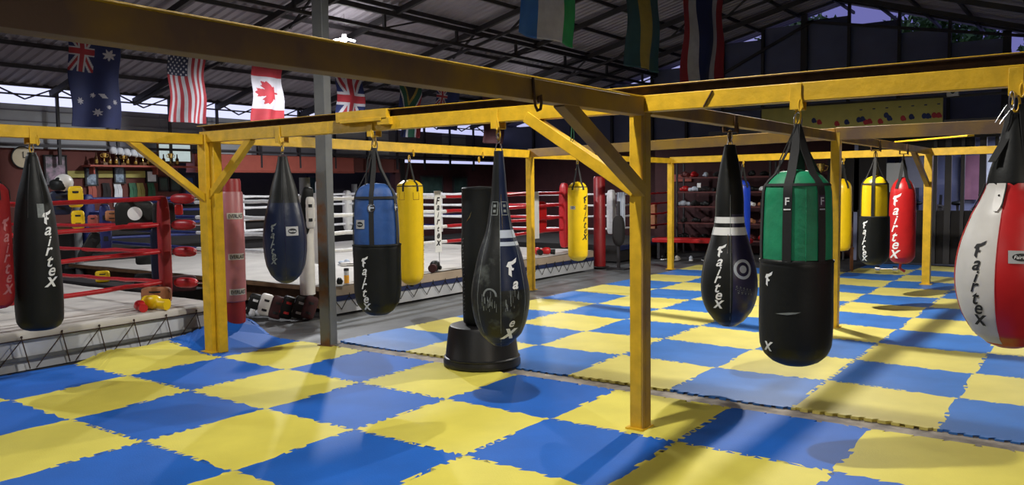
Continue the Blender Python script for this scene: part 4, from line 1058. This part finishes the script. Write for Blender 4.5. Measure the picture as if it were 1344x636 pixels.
def trophy(p, s, label, group):
    t = thing('trophy', label, 'trophy', p, random.uniform(0, 3), group)
    G().box((0, 0, .03*s), (.10*s, .10*s, .06*s)).obj('plinth', 'wood' if s < 1.4 else 'white_vinyl', parent=t, bev=.004)
    G().lathe([(.06*s, .03*s), (.09*s, .012*s), (.15*s, .012*s), (.18*s, .045*s), (.27*s, .06*s), (.275*s, .05*s), (.2*s, .0)], 14).obj('cup', 'gold', parent=t)
    for sg in (-1, 1): G().tube([(sg*.05*s, 0, .25*s), (sg*.095*s, 0, .24*s), (sg*.08*s, 0, .19*s), (sg*.04*s, 0, .18*s)], .007*s, 6).obj('handle', 'gold', parent=t)
    return t
def bottle(p, s, label, group, m='brown_glass'):
    t = thing('bottle', label, 'bottle', p, 0, group)
    G().lathe([(0, 0), (0, .035*s), (.15*s, .037*s), (.19*s, .014*s), (.26*s, .013*s), (.27*s, 0)], 14).obj('glass', m, parent=t)
    G().lathe([(.04*s, .038*s), (.11*s, .0385*s)], 14).obj('paper_label', 'gold', parent=t)
    return t
for i in range(14):
    y = 8.15+i*.13
    p = (-15.78+random.uniform(-.06, .06), y, 2.208)
    if i in (1, 4, 7, 9, 12): trophy(p, random.uniform(.7, 1.0), 'small gold trophy on the red shelf, %s from the clock side' % ordn[[1, 4, 7, 9, 12].index(i)], 'trophies on the red shelf')
    else: bottle(p, random.uniform(.8, 1.05), 'brown bottle on the red shelf among trophies, %s bottle from the clock side' % ordn[[q for q in range(14) if q not in (1, 4, 7, 9, 12)].index(i)], 'bottles on the red shelf')
for i in range(5):
    p = at(148+i*9, 193+i*1.2, X=-15.7)
    t = thing('cloth_bundle', 'white cloth bundle hanging above the trophy shelf, %s from the left' % ordn[i], 'cloth', (p.x, p.y, p.z-.06), 0, 'white bundles above the shelf')
    G().ell((0, 0, .0), (.06, .07, .07), p=.8).ell((.01, .05, -.04), (.04, .03, .05)).obj('cloth', 'paper', parent=t)
# green belts hanging below the prints
for i, px in enumerate([88, 118, 137, 152, 172, 182, 196]):
    a = at(px, 240, X=-15.97); b = at(px, 258, X=-15.97)
    g = G().ribbon([(a.x, a.y, a.z), (a.x+.02, a.y+.01, (a.z+b.z)/2), (a.x, a.y-.01, b.z-.2)], (0, .05, 0), .01).ribbon([(a.x, a.y+.05, a.z), (a.x+.03, a.y+.07, (a.z+b.z)/2), (a.x, a.y+.08, b.z-.1)], (0, .04, 0), .01)
    tag(g.obj('hand_wrap', ['plant_green', 'fascia_red', 'dark_room', 'paper', 'plant_green', 'banner_yellow', 'plant_green'][i]), '%s hand wraps hanging on the left wall, %s bunch from the clock' % (['green', 'red', 'black', 'white', 'green', 'yellow', 'green'][i], ordn[i]), 'hand wraps', 'hand wraps on the wall')
# bench cupboard at the wall behind the rings
t = thing('counter', 'long dark counter along the left wall behind the rings', 'counter', (-15.72, 9.4, 0))
G().box((0, 0, .5), (.4, 5.0, 1.0)).obj('body', 'dark_room', parent=t); G().box((.02, 0, 1.02), (.5, 5.1, .05)).obj('top', 'wood', parent=t, bev=.01)

_a, _b = at(1086, 240, Y=18.8).x, at(1163, 240, Y=18.8).x
struct(G().box(((_a+_b)/2, 18.83, 1.7), (_b-_a, .06, 1.3)).obj('wall_back', 'dark_room'))
# far background: racks of gear between the ring and the glazed room
def rack(label, x, y, w, h, levels, m='dark_steel', shelf_m='shelf_red'):
    t = thing('gear_rack', label, 'rack', (x, y, 0), 0)
    for sx in (-1, 1):
        for sy in (-1, 1): G().box((sx*w/2, sy*.2, h/2), (.04, .04, h)).obj('upright', m, parent=t)
    for z in levels: G().box((0, 0, z), (w, .44, .03)).obj('shelf', shelf_m, parent=t)
    return t
rack('red shelved gear rack behind the far yellow post', -7.35, 18.9, 2.3, 2.2, [.35, .75, 1.15, 1.5, 1.85])
rack('black rack carrying a trophy between the blue bag and the green topped bag', -5.2, 18.6, 1.2, 2.0, [.4, .85, 1.28, 1.62], shelf_m='grey_steel')
random.seed(5)
cols = ['black_vinyl', 'red_vinyl', 'print_white', 'maroon', 'grey_stripe', 'tan', 'black_vinyl', 'dark_room', 'shelf_red', 'black_vinyl']
nm = {'black_vinyl': 'black', 'red_vinyl': 'red', 'print_white': 'white', 'maroon': 'maroon', 'grey_stripe': 'grey', 'tan': 'tan', 'dark_room': 'charcoal', 'shelf_red': 'dark red'}
lv = ['bottom', 'second lowest', 'middle', 'second highest', 'top']
for q, z in enumerate([.365, .765, 1.165, 1.515, 1.865]):
    for i in range(8):
        c_ = cols[(i*3+q*7) % 10]
        glove('%s glove on the %s shelf of the red rack, %s from the left' % (nm[c_], lv[q], ordn[i]), (-8.35+i*.28+random.uniform(-.03, .03), 18.8, z), c_, random.uniform(.8, 1.0), random.uniform(0, 6), group='gloves on the red rack')
trophy((-5.05, 18.55, 1.64), 1.75, 'gold trophy on a white plinth on top of the black rack', None)
trophy((-4.75, 18.55, 1.64), 1.2, 'smaller gold trophy beside the large one on the black rack', None)
for q, z in enumerate([.42, .87, 1.3]):
    for i in range(3):
        c_ = ['black_vinyl', 'grey_stripe', 'dark_room'][(i+q) % 3]
        shoe('%s shoe on the %s shelf of the black rack, %s from the left' % (nm[c_], ['lower', 'middle', 'upper'][q], ordn[i]), (-5.6+i*.35, 18.55, z), c_, .3, group='shoes on the black rack')
# red fascia piece and white cards
wb = lambda name, label, cat, px0, py0, px1, py1, Y, m, th=.04: tag(G().box(((at(px0, py0, Y=Y).x+at(px1, py1, Y=Y).x)/2, Y, (at(px0, py0, Y=Y).z+at(px1, py1, Y=Y).z)/2), (abs(at(px1, py1, Y=Y).x-at(px0, py0, Y=Y).x), th, abs(at(px0, py0, Y=Y).z-at(px1, py1, Y=Y).z))).obj(name, m, bev=.004), label, cat)
wb('sign_board', 'faded red board above the gear rack behind the far post', 'board', 876, 229, 908, 238, 19.51, 'fascia_red')
wb('notice_card', 'small white card pinned above the gear rack', 'card', 915, 240, 920, 246, 18.68, 'print_white', .02)
_p = at(947, 242, Y=14.97)
tag(G().box(_p, (.07, .01, .11)).tube([_p, (_p.x, 14.97, 2.14)], .006, 5).obj('notice_card', 'silver_patch'), 'small grey card hanging by a thin cord beside the black bag', 'card')
wb('punch_shield', 'tan kick shield leaning at the far end behind the front post', 'kick pad', 843, 268, 861, 300, 18.62, 'tan', .12)
# stacked red mats / low bench with towels seen past the post
t = thing('bench', 'low dark red bench with shoes below it behind the front post', 'bench', (-7.35, 17.5, 0), .15)
G().box((0, 0, .42), (2.2, .45, .10)).obj('seat', 'red_vinyl', parent=t, bev=.02)
for sx in (-.95, .95): G().box((sx, 0, .19), (.06, .4, .38)).obj('leg', 'dark_steel', parent=t)
for i in range(6):
    shoe(['black', 'white', 'grey', 'black', 'white', 'grey'][i]+' shoe under the low red bench, %s from the left' % ordn[i], (-8.1+i*.3, 17.15+.05*i, -.02), ['black_vinyl', 'white_vinyl', 'grey_stripe'][i % 3], .2*i, group='shoes under the red bench')
t = thing('weight_bench', 'dark weight machine with a padded seat in the far middle of the hall', 'exercise machine', (-5.3, 17.6, 0), .4)
g = G().box((0, 0, .05), (1.0, .08, .08)).box((-.45, 0, .7), (.06, .06, 1.4)).box((.45, 0, .5), (.06, .06, 1.0)); g.obj('frame', 'dark_steel', parent=t)
G().box((0, 0, .48), (.9, .3, .08)).obj('seat', 'maroon', parent=t, bev=.02); G().tube([(-.7, 0, 1.2), (.2, 0, 1.2)], .015, 8).obj('bar', 'chrome', parent=t)
for sx in (-.68, -.62): G().lathe([(-.02, 0), (-.02, .16), (.02, .16), (.02, 0)], 20, c=(sx, 0, 1.2), rot=rotx).obj('weight_plate', 'rubber', parent=t)
# towel hanging on the ropes right of the red post
t = thing('towel', 'pale grey towel hanging beside the front post brace', 'towel', place(815, 298, Y=15.6), 0)
n = 10; vs = [(-.10+.2*i/n, .02*math.sin(i*1.9), .75*j/8) for i in range(n+1) for j in range(9)]
G().add(vs, [(i*9+j, (i+1)*9+j, (i+1)*9+j+1, i*9+j+1) for i in range(n) for j in range(8)]).obj('cloth', 'grey_stripe', parent=t, ang=80)
t = thing('mannequin_stand', 'dark clothes stand between the towel and the red post', 'stand', (at(812, 345, X=-8.0).x, at(812, 345, X=-8.0).y, -.03), 0)
G().box((0, 0, .7), (.05, .05, 1.4)).box((0, 0, .02), (.4, .3, .04)).obj('stand', 'dark_steel', parent=t); G().ell((0, 0, .8), (.13, .09, .32), p=.7).obj('jacket', 'dark_room', parent=t)

# glazed room at the right
YD = 18.7
for n, px in enumerate([1226, 1243, 1262, 1288, 1306]):
    x = at(px, 300, Y=YD).x
    struct(G().box((x, YD, 1.3), (.12 if n in (1, 3) else .07, .10, 2.6)).obj('door_%d' % (n+1), 'dark_steel', bev=.004))
struct(G().box((.3, YD, 2.62), (4.9, .12, .12)).box((.3, YD, .35), (4.9, .08, .7)).obj('trim_9', 'dark_steel'))
for n, px in enumerate([1240, 1272, 1312]):
    p = at(px, 330, Y=20.0); p.x += (n-1)*.35
    t = thing('exercise_bike', ['exercise bike behind the leftmost glass door', 'exercise bike behind the middle glass door', 'exercise bike behind the right glass door beside the bag'][n], 'exercise bike', (p.x, 20.0, 0), .3, 'exercise bikes')
    G().lathe([(-.03, .20), (-.03, .24), (.03, .24), (.03, .20), (-.03, .20)], 28, c=(.2, 0, .95), rot=Matrix.Rotation(PI/2, 3, 'X')).obj('flywheel', 'chrome', parent=t)
    G().bar((.2, 0, .95), (-.3, 0, .9), .05, .05).bar((-.2, 0, .05), (-.25, 0, 1.2), .05, .05).bar((.2, 0, .05), (.25, 0, 1.4), .05, .05).box((0, 0, .04), (.8, .4, .06)).obj('frame', 'dark_steel', parent=t)
    G().ell((-.25, 0, 1.22), (.14, .09, .05)).obj('saddle', 'black_vinyl', parent=t)
wb('wall_panel', 'bright lilac white panel seen through the glass doors at the right', 'panel', 1291, 203, 1308, 252, 21.1, 'paper')
wb('curtain', 'dull pink curtain panel seen between the dark door frames', 'curtain', 1263, 204, 1285, 262, 21.08, 'pink_wall')
tag(G().bar(at(1252, 296, Y=19.3), at(1312, 283, Y=18.9), .05, .05).obj('handrail', 'paper'), 'pale slanting rail behind the glass doors', 'rail')
wb('partition_panel', 'pale blue grey panel standing between the yellow and black bag and the red bag', 'panel', 1164, 214, 1187, 252, 18.4, 'siding_pale')
wb('notice_board', 'dark blue board behind the slim red bag', 'board', 1187, 206, 1222, 246, 18.67, 'lit_wall')
t = thing('wooden_chair', 'brown wooden chair on the far mats below the slim yellow bag', 'chair', place(1105, 354, Z=0), .3)
for sx in (-.17, .17):
    for sy in (-.17, .17): G().box((sx, sy, .21), (.035, .035, .42)).obj('leg', 'tan', parent=t)
G().box((0, 0, .435), (.40, .40, .03)).obj('seat', 'tan', parent=t, bev=.006)
for sx in (-.17, .17): G().box((sx, .18, .62), (.035, .03, .40)).obj('back_post', 'tan', parent=t)
G().box((0, .18, .74), (.34, .02, .12)).obj('backrest', 'tan', parent=t)
t = thing('dumbbell', 'chrome dumbbells on the floor between the two right bags', 'dumbbell', place(1163, 357, Z=.02), .2)
G().tube([(-.15, 0, .06), (.15, 0, .06)], .015).obj('bar', 'chrome', parent=t)
for sx in (-.15, .15): G().lathe([(-.04, 0), (-.04, .06), (.04, .06), (.04, 0)], 14, c=(sx, 0, .06), rot=rotx).obj('weight', 'chrome', parent=t)

# long yellow banner with glove pictures, junction box
YB = 17.3
a, b, c2 = at(1000, 150, Y=YB), at(1238, 128, Y=YB), at(1238, 162, Y=YB)
t = thing('banner', 'long dull yellow banner printed with red and blue glove pictures under the gable', 'banner', ((a.x+b.x)/2, YB, c2.z))
h_ = b.z-c2.z; w_ = b.x-a.x
G().box((0, 0, h_/2), (w_, .03, h_)).obj('sheet', 'banner_yellow', parent=t)
for i, (px, py, m) in enumerate([(1068, 158, 'f_blue'), (1075, 160, 'f_red'), (1098, 162, 'f_red'), (1111, 160, 'f_blue'), (1127, 157, 'f_blue'), (1132, 156, 'f_blue'), (1136, 160, 'f_red'), (1141, 159, 'f_red'), (1155, 159, 'f_red'), (1163, 151, 'f_blue'), (1167, 155, 'f_blue'), (1185, 155, 'f_red'), (1196, 153, 'f_blue'), (1213, 152, 'f_blue'), (1218, 152, 'f_blue'), (1226, 151, 'f_red'), (1232, 151, 'f_red')]):
    p = at(px, py, Y=YB-.02)
    G().ell((p.x-(a.x+b.x)/2, -.02, p.z-c2.z), (.045, .004, .055), seg=10).ell((p.x-(a.x+b.x)/2+.04, -.02, p.z-c2.z-.02), (.02, .004, .03), seg=8).obj('glove_print', m, parent=t)
for i in range(7):
    p = at(1130+17*i, 144-1.3*i, Y=YB-.02); G().box((p.x-(a.x+b.x)/2, -.018, p.z-c2.z), (.05, .004, .02)).obj('caption_mark', 'f_blue', parent=t)
struct(G().box(((a.x+b.x)/2, YB+.06, c2.z+.03), (w_+2.4, .06, .08)).box(((a.x+b.x)/2, YB+.06, b.z+.02), (w_+2.4, .05, .05)).obj('trim_10', 'dark_steel'))
p = at(1237, 121, Y=16.0)
t = thing('junction_box', 'small white junction box above the right end of the yellow banner', 'junction box', (p.x, 17.2, at(1237, 127, Y=17.2).z)); G().box((0, 0, .1), (.2, .08, .2)).obj('case', 'silver_patch', parent=t, bev=.01); G().ell((0, -.04, .09), (.04, .01, .05)).obj('cover', 'print_black', parent=t)

# ------------------------------------------------------------------ flags
def flag(name, label, X, pts, zt, zb, fn, mats, amp=.04, nu=60, nv=100, taper=.0, ph=0.0, belly=0):
    """hung lengthwise: u across (0 = left in the photo), v downward"""
    y0_, y1_ = pts; t = thing('flag', label, 'flag', (X, (y0_+y1_)/2, zb), 0, 'flags hung from the roof')
    H = zt-zb; vs = []
    for j in range(nv+1):
        v = j/nv
        for i in range(nu+1):
            u = i/nu; yy = (u-.5)*(y1_-y0_)*(1-taper*(1-abs(2*v-1)))
            z = H*(1-v)-belly*math.sin(PI*u)*v
            vs.append((amp*math.sin(u*9+v*2.3+ph)*(.3+v)+.02*math.sin(v*11+ph), yy+.015*math.sin(v*9+ph), z))
    fs = []; ms = []
    for j in range(nv):
        for i in range(nu):
            k = j*(nu+1)+i; fs.append((k, k+1, k+nu+2, k+nu+1)); ms.append(fn((i+.5)/nu, (j+.5)/nv))
    o = G().add(vs, fs, ms).obj('cloth', mats, parent=t, ang=180, fix=False)
    sm = o.modifiers.new('thickness', 'SOLIDIFY'); sm.thickness = .003
    G().tube([(0, -(y1_-y0_)/2-.1, H+.01), (0, (y1_-y0_)/2+.1, H+.01)], .012, 6).obj('pole', 'dark_steel', parent=t)
    for s_ in (-1, 1):
        zr = roofz(X)-.08-zb
        G().tube([(0, s_*(y1_-y0_)/2*.9, H), (0, s_*(y1_-y0_)/2*.9, max(zr+.08, H+.05))], .005, 5).obj('cord', 'dark_steel', parent=t)
    return t
def jack(x, y):
    """union flag on 0..1 x 0..1 : 0 blue, 1 white, 2 red"""
    X_, Y_ = (x-.5)*2, (y-.5)
    if abs(Y_) < .10 or abs(X_)/2 < .065*1.0: return 2
    if abs(Y_) < .165 or abs(X_)/2 < .11: return 1
    d1 = abs(Y_*2-X_)*.45; d2 = abs(Y_*2+X_)*.45
    if min(d1, d2) < .055: return 2
    if min(d1, d2) < .14: return 1
    return 0
def star(x, y, cx, cy, r, n=7, asp=2.0):
    dx, dy = (x-cx)*asp, y-cy; d = math.hypot(dx, dy)
    a = math.atan2(dy, dx)*n/(2*PI); f = abs((a % 1)-.5)*2
    return d < r*(.45+.55*f)
def f_au(u, v):
    fx_, fy_ = v, u
    if fx_ < .42 and fy_ < .5: return jack(fx_/.42, fy_/.5)
    for c in ((.22, .76, .13), (.66, .45, .055), (.84, .5, .09), (.73, .19, .08), (.78, .70, .05), (.72, .85, .06)):
        if star(fx_, fy_, c[0], c[1], c[2]): return 1
    if abs((fy_-.62)+(fx_-.66)*-1.2) < .05 and .64 < fx_ < .69 and fy_ > .5: return 1
    return 0
def f_us(u, v):
    fx_, fy_ = v, u
    if fx_ < .40 and fy_ < 7/13:
        a_, b_ = fx_/.40*11 % 1, fy_/(7/13)*9 % 1
        on = (int(fx_/.40*11)+int(fy_/(7/13)*9)) % 2 == 0
        return 1 if on and math.hypot(a_-.5, b_-.5) < .36 else 0
    return 2 if int(fy_*13) % 2 == 0 else 1
LEAF = [(0, 1.0), (.12, .78), (.27, .84), (.2, .42), (.42, .60), (.47, .50), (.72, .55), (.64, .35), (.72, .27), (.36, -.02), (.42, -.16), (.06, -.10), (.04, -.42), (0, -.42)]
LEAF = LEAF+[(-x, y) for x, y in LEAF[::-1][1:-1]]
def inpoly(x, y, P):
    c = False
    for i in range(len(P)):
        x1_, y1_ = P[i]; x2_, y2_ = P[i-1]
        if (y1_ > y) != (y2_ > y) and x < (x2_-x1_)*(y-y1_)/(y2_-y1_)+x1_: c = not c
    return c
def f_ca(u, v):
    if v < .25 or v > .75: return 0
    # leaf lies sideways, tip to the left
    return 0 if inpoly((v-.5)*3.9, -(u-.60)*1.95, LEAF) else 1
def f_uk(u, v): return jack(v, u)
def f_sa(u, v):
    fx_, fy_ = v, 1-u; d = abs(fy_-.5)
    edge = .5-fx_*.95
    if fx_ < .5:
        if d < edge-.20: return 0
        if d < edge-.11: return 1
        if d < max(edge+.11, .10): return 2
        if d < max(edge+.17, .16): return 3
    else:
        if d < .10: return 2
        if d < .165: return 3
    return 4 if fy_ < .5 else 5
def f_nz(u, v):
    if v < .42 and u < .5: return jack(v/.42, u/.5)
    for c in ((.72, .2, .07), (.72, .8, .07), (.62, .5, .07), (.86, .5, .08)):
        if star(v, u, c[0], c[1], c[2]*1.3, 5): return 1
        if star(v, u, c[0], c[1], c[2]*1.8, 5): return 2
    return 0
XF = -13.0
def ysp(a_, b_, py): return at(a_, py, X=XF).y, at(b_, py, X=XF).y
zf = lambda px, py: at(px, py, X=XF).z
flag('flag', 'blue flag with a union canton and white stars, leftmost flag', XF, ysp(92, 160, 150), zf(126, 44), zf(126, 167), f_au, ['f_blue', 'f_white', 'f_red'], nu=84, nv=150)
flag('flag', 'flag with red and white stripes and a starred blue canton', XF, ysp(222, 272, 150), zf(247, 60), zf(247, 161), f_us, ['f_canton', 'f_white', 'f_red'], nu=78, nv=130, ph=1)
flag('flag', 'red and white flag with a red maple leaf', XF, ysp(332, 373, 150), zf(352, 80), zf(352, 164), f_ca, ['f_red', 'f_white'], nu=80, nv=140, ph=2, amp=.06)
flag('flag', 'flag with a red cross and diagonal white rays on blue, behind the beam', XF, ysp(443, 478, 150), zf(461, 92), zf(461, 168), f_uk, ['f_blue', 'f_white', 'f_red'], nu=70, nv=110, ph=3)
flag('flag', 'dark green flag with a forked band and red edge behind the beam', XF, ysp(524, 553, 150), zf(538, 110), zf(538, 180), f_sa, ['f_black', 'f_gold', 'f_green', 'f_white', 'f_red', 'f_blue'], nu=60, nv=90)
flag('flag', 'dark blue flag with faint stars, right of the dark green one', XF, ysp(572, 602, 150), zf(587, 116), zf(587, 170), f_nz, ['f_blue', 'f_white', 'f_red'], nu=50, nv=80)
flag('flag', 'plain dark red flag mostly hidden behind the brown beam', XF, ysp(632, 662, 150), zf(645, 120), zf(645, 188), lambda u, v: 0, ['maroon'], nu=20, nv=30)
XN = -6.5
flag('flag', 'large flag with blue, white and green vertical stripes near the roof', XN, (at(678, 45, X=XN).y, at(757, 55, X=XN).y), 5.75, at(717, 52, X=XN).z, lambda u, v: 0 if u < .37 else 1 if u < .70 else 2, ['f_sky', 'f_white', 'f_leafgreen'], nu=60, nv=60, amp=.05, belly=-.0)
flag('flag', 'dark teal flag with a yellow stripe down its middle', XN, (at(820, 80, X=XN).y, at(867, 85, X=XN).y), 5.75, at(843, 90, X=XN).z, lambda u, v: 1 if .40 < u < .66 else 0, ['f_teal', 'f_gold'], nu=60, nv=60, amp=.05, ph=1)
flag('flag', 'tall flag with red, white and wide dark blue vertical stripes', XN, (at(897, 100, X=XN).y, at(950, 100, X=XN).y), 5.75, at(922, 114, X=XN).z, lambda u, v: 0 if u < .17 or u > .84 else 1 if u < .34 or u > .68 else 2, ['f_red', 'f_white', 'f_blue'], nu=60, nv=60, amp=.06, ph=2)

# ------------------------------------------------------------------ hall lamps, added fill lamps among them
for n, (x, y, z, pw, col, sz) in enumerate(LAMPS):
    lab = ['bare bright lamp hanging from the roof over the white roped ring'][0] if n == 2 else ['hall lamp hanging over the near mats', 'hall lamp hanging over the far mats', '', 'hall lamp hanging over the red roped ring', 'unseen fill lamp added at the right side of the near mats', 'unseen fill lamp added behind the white roped ring', 'hall lamp hanging behind the viewpoint'][n]
    t = thing('hanging_lamp', lab, 'lamp', (x, y, z), R(30), 'lamps hanging in the hall')
    G().lathe([(.02, 0), (.02, .045), (.10, .04), (.12, .02), (.13, 0)], 16).obj('housing', 'silver_patch', parent=t)
    for k in range(4):
        a_ = k*PI/2+.4; c_ = Vector((math.cos(a_)*.11, math.sin(a_)*.11, .0))
        G().box(c_, (.16, .10, .014), rot=Matrix.Rotation(a_, 3, 'Z') @ Matrix.Rotation(R(12), 3, 'Y')).obj('led_panel', 'led', parent=t)
    G().lathe([(-.03, 0), (-.028, .03), (0, .04), (.02, .035), (.02, 0)], 16).obj('bulb', 'led', parent=t)
    G().tube([(0, 0, .13), (.01, 0, .3), (0, 0, roofz(x)-z-.05)], .004, 5).obj('cord', 'dark_steel', parent=t)
    L = bpy.data.lights.new('lamp_light', 'SPOT'); L.spot_size = R(168); L.spot_blend = .35; L.energy = pw; L.color = col; L.shadow_soft_size = sz*.5
    lo = bpy.data.objects.new('lamp_light', L); COL.objects.link(lo); lo.location = (0, 0, -.12); lo.parent = t

# lamp of the glazed room
L = bpy.data.lights.new('room_light', 'AREA'); L.energy = 85; L.color = (.75, .8, 1); L.size = 1.2
lo = bpy.data.objects.new('room_light', L); COL.objects.link(lo); lo.location = (-.8, 20.0, 2.6)
t = thing('ceiling_light', 'square ceiling light inside the glazed room', 'lamp', (-.8, 20.0, 2.63)); G().box((0, 0, .02), (1.2, 1.2, .04)).obj('housing', 'silver_patch', parent=t)

# ------------------------------------------------------------------ trees outside the gable
def tree(x, y, h, r, n, label, seed):
    rnd = random.Random(seed); t = thing('tree', label, 'tree', (x, y, -.1), 0, 'trees outside the gable')
    G().tube([(0, 0, 0), (.05, 0, h*.4), (-.05, .1, h*.75)], [.16, .12, .07], 10).obj('trunk', 'bark', parent=t)
    vs = []; fs = []
    for k in range(n):
        d = Vector((rnd.gauss(0, 1), rnd.gauss(0, 1), rnd.gauss(0, 1))).normalized()*r*rnd.random()**.4
        c = Vector((d.x*1.1, d.y*.7, h*.8+d.z*.9)); s_ = rnd.uniform(.06, .15)
        q = Quaternion((rnd.gauss(0, 1), rnd.gauss(0, 1), rnd.gauss(0, 1), rnd.gauss(0, 1))).normalized()
        o_ = len(vs); vs += [c+q@Vector(v) for v in ((-s_, 0, 0), (0, -s_*.5, .01), (s_, 0, 0), (0, s_*.5, .01))]; fs.append((o_, o_+1, o_+2, o_+3))
    G().add(vs, fs).obj('foliage', 'leaf', parent=t, fix=False)
tree(-7.6, 26.0, 6.8, 1.7, 5200, 'green leafy tree behind the gable peak', 1)
tree(-3.9, 24.9, 6.3, 1.7, 5200, 'green leafy tree behind the middle gable openings', 2)
tree(-.2, 24.4, 5.5, 1.7, 5200, 'green leafy tree behind the right gable openings', 3)
